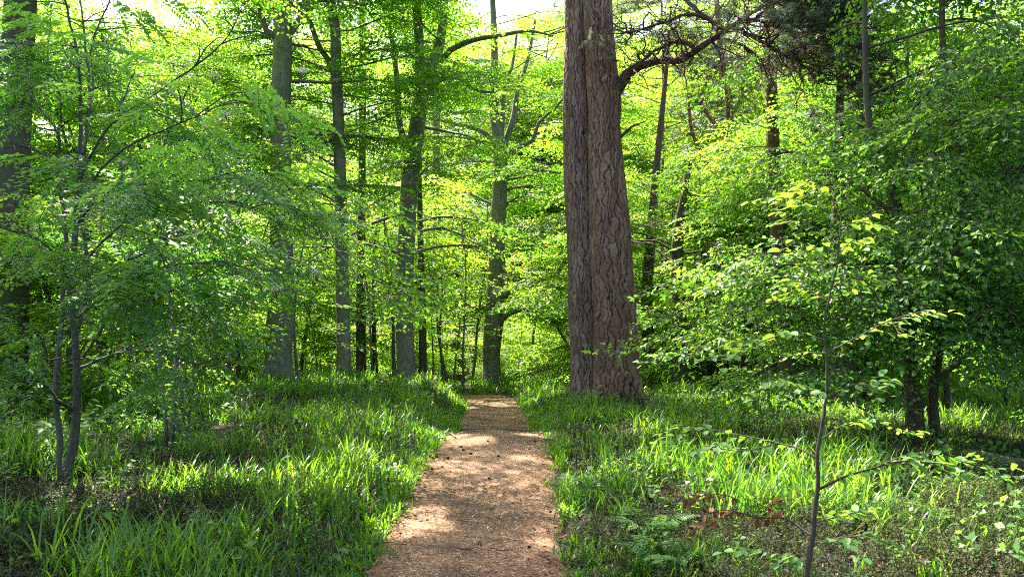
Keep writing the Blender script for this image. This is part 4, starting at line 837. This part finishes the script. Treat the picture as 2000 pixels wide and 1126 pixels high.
def twigs():
    g = np.random.default_rng(960)
    for (x0, y0, x1, y1, r, lb) in [(960, 1000, 1010, 988, .005, "short bare twig lying across the middle of the path"), (925, 1006, 965, 1000, .004, "pale short twig beside the mid-path twig"), (955, 1080, 1005, 1088, .007, "dark knobbly twig at the bottom of the path"),
                                 (893, 1080, 922, 1085, .006, "dark twig left of the knobbly twig at the path's bottom"), (850, 848, 890, 862, .016, "grey root stick at the left edge of the path's step"), (882, 1024, 915, 1028, .006, "dark twig near the bright sun patch on the path"),
                                 (856, 972, 862, 985, .005, "tiny pale twig on the left side of the path"), (895, 843, 960, 842, .012, "dark root edging across the step in the path"), (970, 842, 1066, 846, .012, "root edging across the right half of the path's step")]:
        a, b = G(x0, y0), G(x1, y1); a[2] = Hp(a[0], a[1]) + r * .6; b[2] = Hp(b[0], b[1]) + r * .6; n = 7; t = np.linspace(0, 1, n)[:, None]; P = a * (1 - t) + b * t; P[1:-1] += g.normal(0, .012, (n - 2, 3)) * [1, 1, .3]; P[:, 2] = [Hp(p[0], p[1]) + r * .6 for p in P]
        w = Wood(); w.tube(P - a, np.linspace(r, r * .5, n), 6, .15)
        if r < .01: q = P[3] - a; w.tube(np.array([q, q + [.03, .04, .01], q + [.05, .08, .012]]), np.array([r * .5, r * .4, r * .2]), 4)
        o = w.build("fallen_twig", M['stub'] if 'pale' in lb else M['grey_bark'], None); o.location = a; o["label"] = lb; o["category"] = "twig"
twigs()

def leaves_on(g, P, sp, leaf, tint, B, az, pt_, ro, ll, tt, tv=.12, t0=.1, w=.0):
    L = np.concatenate([[0], np.cumsum(np.linalg.norm(np.diff(P, axis=0), axis=1))]); s = L[-1] * t0; k = 1
    while s < L[-1]:
        p = np.array([np.interp(s, L, P[:, c]) for c in range(3)]); _, dd = at(P, min(.99, s / L[-1])); a = math.atan2(dd[1], dd[0])
        B.append(p); az.append(a + k * g.uniform(.5, 1.15)); pt_.append(g.normal(.15, .3)); ro.append(g.normal(0, .45)); ll.append(leaf * g.uniform(.65, 1.15)); tt.append(tint + g.normal(0, tv)); k = -k if g.uniform() < .8 else k; s += sp * g.uniform(.7, 1.3)
    B.append(P[-1]); az.append(a); pt_.append(.2); ro.append(0); ll.append(leaf); tt.append(tint)
def oval_leaves(B, az, p, ro, l, w):
    """eight-sided oval leaf with a fold and wavy rim, for the plants close to the camera"""
    n = len(B); ca, sa, cp, sp = np.cos(az), np.sin(az), np.cos(p), np.sin(p); X = np.stack([ca * cp, sa * cp, -sp], 1); Y0 = np.stack([-sa, ca, np.zeros(n)], 1); Z0 = np.cross(X, Y0)
    Y = Y0 * np.cos(ro)[:, None] + Z0 * np.sin(ro)[:, None]; Z = np.cross(X, Y); l = l[:, None]; w = w[:, None]
    st = [(0, 0), (.18, .34), (.42, .5), (.68, .42), (.88, .2), (1, 0)]; V = []
    for t, h in st: # mid
        V.append(B + X * l * t - Z * l * .12 * t * t)
    for s in (1, -1):
        for t, h in st[1:-1]: V.append(B + X * l * t - Z * l * .12 * t * t + s * Y * w * h + Z * w * .14 * h * 2 * (1 + .3 * s * sin(t * 9)))
    V = np.stack(V, 1); b = np.arange(n)[:, None] * 14; q = []
    for s, o in ((1, 6), (-1, 10)):
        q += [[0, o, o, 1], [1, o, o + 1, 2], [2, o + 1, o + 2, 3], [3, o + 2, o + 3, 4], [4, o + 3, o + 3, 5]]
    q = [[0, 6, 7, 1], [1, 7, 8, 2], [2, 8, 9, 3], [3, 9, 5, 4], [0, 1, 11, 10], [1, 2, 12, 11], [2, 3, 13, 12], [3, 4, 5, 13]]
    Q = np.stack([b + r for r in q], 1).reshape(-1, 4); return V.reshape(-1, 3), Q, 8
def sapling():
    g = np.random.default_rng(63); d = 3.7; base = W(1572, 1200, d); base[2] = float(H(base[0], base[1])); root = thing("beech_sapling", "slim dark-stemmed beech sapling with yellow-green leaves and one dead brown branch", "sapling", base); st = Wood(); dead = Wood()
    P, R = trunk_path([(1570, 1330, 15), (1576, 1126, 12.5), (1588, 1040, 11), (1590, 1010, 10), (1597, 950, 9), (1596, 900, 7.5), (1602, 850, 7), (1613, 780, 5.5), (1615, 700, 4.6), (1609, 640, 4), (1622, 570, 3.4), (1634, 520, 3), (1640, 460, 2.6), (1642, 420, 2.2), (1630, 395, 1.5)], d); P[0][2] = base[2] - .03
    T, TR = smooth_path(P, R, .03); T[3:-1] += g.normal(0, .0012, T[3:-1].shape); st.tube(T, TR, 10, .06)
    br = [([(1598, 955, 6), (1650, 930, 5, -.1), (1700, 915, 4, -.15), (1760, 900, 4, -.2), (1840, 905, 2, -.3)], .55, 1), ([(1700, 915, 3, -.15), (1790, 885, 3, .0), (1880, 900, 3, .1), (1960, 935, 2, .2)], .4, 1),
          ([(1594, 893, 5), (1560, 875, 4, .1), (1520, 865, 4, .2), (1450, 850, 3, .3), (1370, 835, 2, .4), (1320, 835, 2, .5)], .35, 1), ([(1520, 865, 3, .2), (1450, 880, 2, .1), (1390, 872, 2, 0)], .4, 1),
          ([(1600, 860, 4), (1650, 830, 3, .2), (1710, 825, 2, .4), (1790, 850, 2, .6)], .5, 1), ([(1612, 780, 4), (1670, 750, 3, -.1), (1740, 745, 2, -.2)], .35, 1), ([(1613, 770, 4), (1560, 752, 3, -.2), (1520, 748, 2, -.3)], .4, 1),
          ([(1614, 690, 4), (1680, 655, 3, .1), (1740, 625, 2.5, .2), (1812, 605, 2, .3)], .9, 1), ([(1740, 625, 2, .2), (1750, 640, 2, .15), (1757, 655, 2, .1)], .95, .6), ([(1611, 665, 4), (1560, 650, 3, -.2), (1500, 662, 2.5, -.3), (1440, 690, 2, -.4), (1375, 702, 2, -.5)], .6, 1),
          ([(1613, 690, 3), (1560, 690, 2.5, .3), (1490, 720, 2, .4), (1430, 760, 2, .5), (1400, 760, 1.5, .5)], .55, .6), ([(1618, 590, 3), (1570, 560, 2.5, .1), (1540, 545, 2, .2)], .7, 1), ([(1626, 550, 3), (1680, 540, 2, -.1), (1698, 555, 2, -.1)], .6, 1),
          ([(1633, 520, 3), (1590, 490, 2, -.1), (1535, 500, 2, -.2)], .75, 1), ([(1638, 480, 3), (1585, 440, 2, .1), (1530, 430, 2, .2)], .8, 1), ([(1640, 450, 2.5), (1680, 430, 2, 0), (1685, 450, 1.5, 0)], .6, 1), ([(1641, 430, 2), (1590, 400, 2, 0), (1530, 385, 1.5, .1), (1522, 395, 1, .1)], .8, 1), ([(1636, 500, 2.5), (1665, 470, 2, .1), (1690, 480, 1.5, .1)], .7, 1), ([(1640, 415, 2), (1620, 370, 1.5, 0), (1560, 365, 1, .1)], .8, 1),
          ([(1586, 1060, 4), (1640, 1050, 3, -.2), (1690, 1045, 2, -.3)], .4, 1), ([(1590, 1020, 3), (1650, 1005, 2.5, .3), (1710, 990, 2, .5)], .45, 1), ([(1580, 1110, 3), (1520, 1080, 2, -.2), (1450, 1075, 2, -.4)], .4, 1)]
    B, az, p, ro, ll, tt = [], [], [], [], [], []
    for pts, ti, sc in br:
        Pb, Rb = trunk_path(pts, d); q, r = smooth_path(Pb, Rb, .03); st.tube(q, r, 5)
        leaves_on(g, q, .036, .054 * sc, .12 + .6 * ti, B, az, p, ro, ll, tt, .13, .18)
        for k in range(int(2 + 3 * sc)):
            x, dd = at(q, g.uniform(.3, .95)); a = math.atan2(dd[1], dd[0]) + g.uniform(-1.2, 1.2); q2 = wander(g, x, (cos(a), sin(a), g.normal(0, .15)), g.uniform(.08, .2), 4, .1); st.tube(q2, np.linspace(.0018, .001, 5), 4); leaves_on(g, q2, .042, .050 * sc, .12 + .6 * ti, B, az, p, ro, ll, tt, .13, .2)
    st.build("stem", M['twig'], root, base)
    B, az, p, ro, ll, tt = map(np.array, (B, az, p, ro, ll, tt)); V, Q, per = oval_leaves(B, az, p, ro, ll, ll * .68); build("leaves", V, Q, M['sapling_leaf'], root, tint=np.repeat(tt, per), origin=base, smooth=True)
    B, az, p, ro, ll, tt = [], [], [], [], [], []
    for pts in ([(1585, 1046, 5), (1560, 1028, 4, .05), (1530, 1010, 4, .1), (1480, 1010, 3, .1), (1420, 995, 2.5, .1), (1370, 1005, 2, .1)], [(1530, 1012, 3, .1), (1500, 985, 2, .2), (1530, 975, 2, .25)], [(1480, 1010, 2, .1), (1430, 970, 2, .2), (1380, 965, 1.5, .2), (1340, 975, 1.5, .2), (1300, 960, 1, .2)], [(1430, 995, 2, .1), (1390, 1020, 1.5, 0), (1350, 1035, 1, 0)]):
        Pb, Rb = trunk_path(pts, d); q, r = smooth_path(Pb, Rb, .03); dead.tube(q, r, 5); leaves_on(g, q, .011, .058, .45, B, az, p, ro, ll, tt, .25, .25)
    B, az, p, ro, ll, tt = map(np.array, (B, az, p, ro, ll, tt)); p = p + g.uniform(-.5, 1.5, len(p)); az = az + g.normal(0, .6, len(p)); ll = ll * g.uniform(.45, 1.1, len(p)); V, Q, per = leaf_quads(B, az, p, ro * 3, ll, ll * .42, True); n = len(Q); V2, Q2 = dead.arrays()
    o = build("dead_branch", np.vstack([V, V2]), np.vstack([Q, Q2 + len(V)]), [M['dead_leaf'], M['twig']], root, tint=np.concatenate([np.repeat(tt, per), np.zeros(len(Q2))]), mi=np.concatenate([np.zeros(n, int), np.ones(len(Q2), int)]), origin=base); o["label"] = "dead branch with curled russet leaves"
sapling()
# small leafy plants and ferns in the foreground
def herb(px, py, label, h, nst, leaf, name="woodland_plant", mk='herb', ti=.55, seed=1, cat="plant", lean=.5):
    g = np.random.default_rng(seed); b = G(px, py); root = thing(name, label, cat, b); w = Wood(); B, az, p, ro, ll, tt = [], [], [], [], [], []
    for k in range(nst):
        a = g.uniform(0, 6.28); q = wander(g, (g.normal(0, .02), g.normal(0, .02), 0), (cos(a) * lean, sin(a) * lean, 1), h * g.uniform(.7, 1.1), 6, .12, 0, .12); w.tube(q, np.linspace(.003, .0012, 7), 4); leaves_on(g, q, leaf * .55, leaf, ti, B, az, p, ro, ll, tt, .12, .3)
    B, az, p, ro, ll, tt = map(np.array, (B, az, p, ro, ll, tt)); V, Q, per = oval_leaves(B, az, p, ro * .7, ll, ll * .62); w.build("stem", M['twig'], root); build("leaves", V, Q, M[mk], root, tint=np.repeat(tt, per), smooth=True)
herb(640, 1100, "low pale-leaved bramble plant at the bottom left edge of the path", .26, 9, .07, seed=1, lean=.9)
herb(1120, 1110, "small round-leaved seedling at the bottom right edge of the path", .2, 5, .035, seed=2)
herb(100, 915, "broad-leaved young plant growing at the foot of the rowan", .8, 16, .095, seed=3, lean=.8, ti=.65)
herb(40, 850, "bright-leaved shrub stems at the left edge below the rowan", 1.3, 14, .10, seed=4, ti=.7, lean=.6)
herb(1770, 985, "spindly seedling with pale leaves among heather on the right", .35, 4, .045, seed=5)
herb(1345, 905, "tall pale herb standing in the grass right of the path", .4, 5, .04, seed=6)
herb(1330, 1075, "leafy bramble at the bottom between fern and sapling stem", .24, 10, .06, seed=7, lean=.9)
herb(1440, 1095, "low rounded leafy plant at the bottom left of the sapling stem", .22, 9, .055, seed=8, lean=.9)
herb(1180, 960, "grey-leaved seedling on the right verge of the path", .26, 7, .06, seed=9, lean=.8)
herb(1250, 790, "slim green creeper growing against the base of the twin pine", .5, 3, .05, seed=10, lean=.1)
def fern(px, py, label, L, nf, seed, az0=None):
    g = np.random.default_rng(seed); b = G(px, py); root = thing("fern", label, "fern", b)
    for k in range(nf):
        a = (2 * pi * k / nf + g.uniform(-.3, .3)) if az0 is None else az0 + g.normal(0, .5); l = L * g.uniform(.75, 1.1); n = 22; t = np.linspace(0, 1, n); ang = .35 + 1.5 * t; ds = l / n; hx = np.cumsum(np.sin(ang) * ds); hz = np.cumsum(np.cos(ang) * ds); C = np.stack([hx * cos(a), hx * sin(a), hz], 1); w = Wood(); w.tube(C, np.linspace(.003, .001, n), 4)
        B, az, p, ro, ll = [], [], [], [], []
        for i in range(3, n):
            for s in (1, -1): B.append(C[i]); az.append(a + s * 1.25); p.append(.1 + g.normal(0, .08)); ro.append(s * .3 * 0 + g.normal(0, .1)); ll.append(l * .34 * np.interp(t[i], [0, .25, .5, 1], [.4, 1, .85, .08]))
        B, az, p, ro, ll = map(np.array, (B, az, p, ro, ll)); V, Q, per = leaf_quads(B, az, p, ro, ll, np.maximum(.012, ll * .24), True); V2, Q2 = w.arrays(); build("frond", np.vstack([V, V2]), np.vstack([Q, Q2 + len(V)]), [M['herb'], M['twig']], root, tint=np.concatenate([np.full(len(Q), .55) + g.normal(0, .1, len(Q)), np.zeros(len(Q2))]), mi=np.concatenate([np.zeros(len(Q), int), np.ones(len(Q2), int)]))
fern(1270, 1060, "pale fern arching over the grass at the lower right of the path", .42, 6, 1)
fern(1300, 1125, "second fern at the bottom edge in front of the first one", .38, 6, 2)
fern(280, 820, "small fern on the left bank beside the rowan stems", .4, 6, 3)
fern(1800, 1040, "feathery fern frond clump among the heather on the far right", .4, 5, 4)
fern(1150, 955, "small fern at the right verge below the sunlit grass", .3, 5, 5)
def dry_umbel(px, py, h, label, seed):
    g = np.random.default_rng(seed); b = G(px, py); b[1] -= .0; root = thing("dried_flower", label, "dried flower", b); w = Wood(); q = wander(g, (0, 0, 0), (g.normal(0, .15), g.normal(0, .1), 1), h, 6, .06); w.tube(q, np.linspace(.004, .002, 7), 5); B = []
    for k in range(5):
        e = q[-1] + np.array([g.normal(0, .08), g.normal(0, .06), g.uniform(-.06, .08)]); w.tube(np.array([q[-2], e]), np.array([.002, .001]), 3); B.append(e + g.normal(0, .014, (60, 3)))
    B = np.vstack(B); n = len(B); w.build("stem", M['dry_flower'], root)
    for B in np.split(B, 5):
        n = len(B); V, Q, _ = leaf_quads(B, g.uniform(0, 6.28, n), g.normal(0, .6, n), g.normal(0, .6, n), np.full(n, .018), np.full(n, .014), False); build("flower_head", V, Q, M['dry_flower'], root, tint=g.uniform(0, 1, n))
dry_umbel(1218, 808, .72, "taller dried orange flower head before the right pine trunk", 1)
dry_umbel(1165, 812, .48, "shorter dried orange flower head before the left pine trunk", 2)
# heather-covered bank with a fallen trunk at the right edge
def log():
    w = Wood(); P, R = trunk_path([(1890, 945, 46), (1930, 952, 48, -.1), (1980, 962, 50, -.2), (2080, 985, 52, -.4), (2250, 1010, 50, -.7)], 8.2); b = P[0].copy()
    for p in P: p[2] = float(H(p[0], p[1])) + .06
    q, r = smooth_path(P, R, .1); w.tube(q, r, 14, .08); w.tube(np.array([q[0] + [.01, 0, 0], q[0] - [.002, 0, 0]]), np.array([r[0], .01]), 14); b[2] = P[0][2] - .1; root = thing("fallen_log", "dark fallen log lying at the right edge under the hanging beech", "log", b); w.build("trunk", M['dark_bark'], root, b)
log()
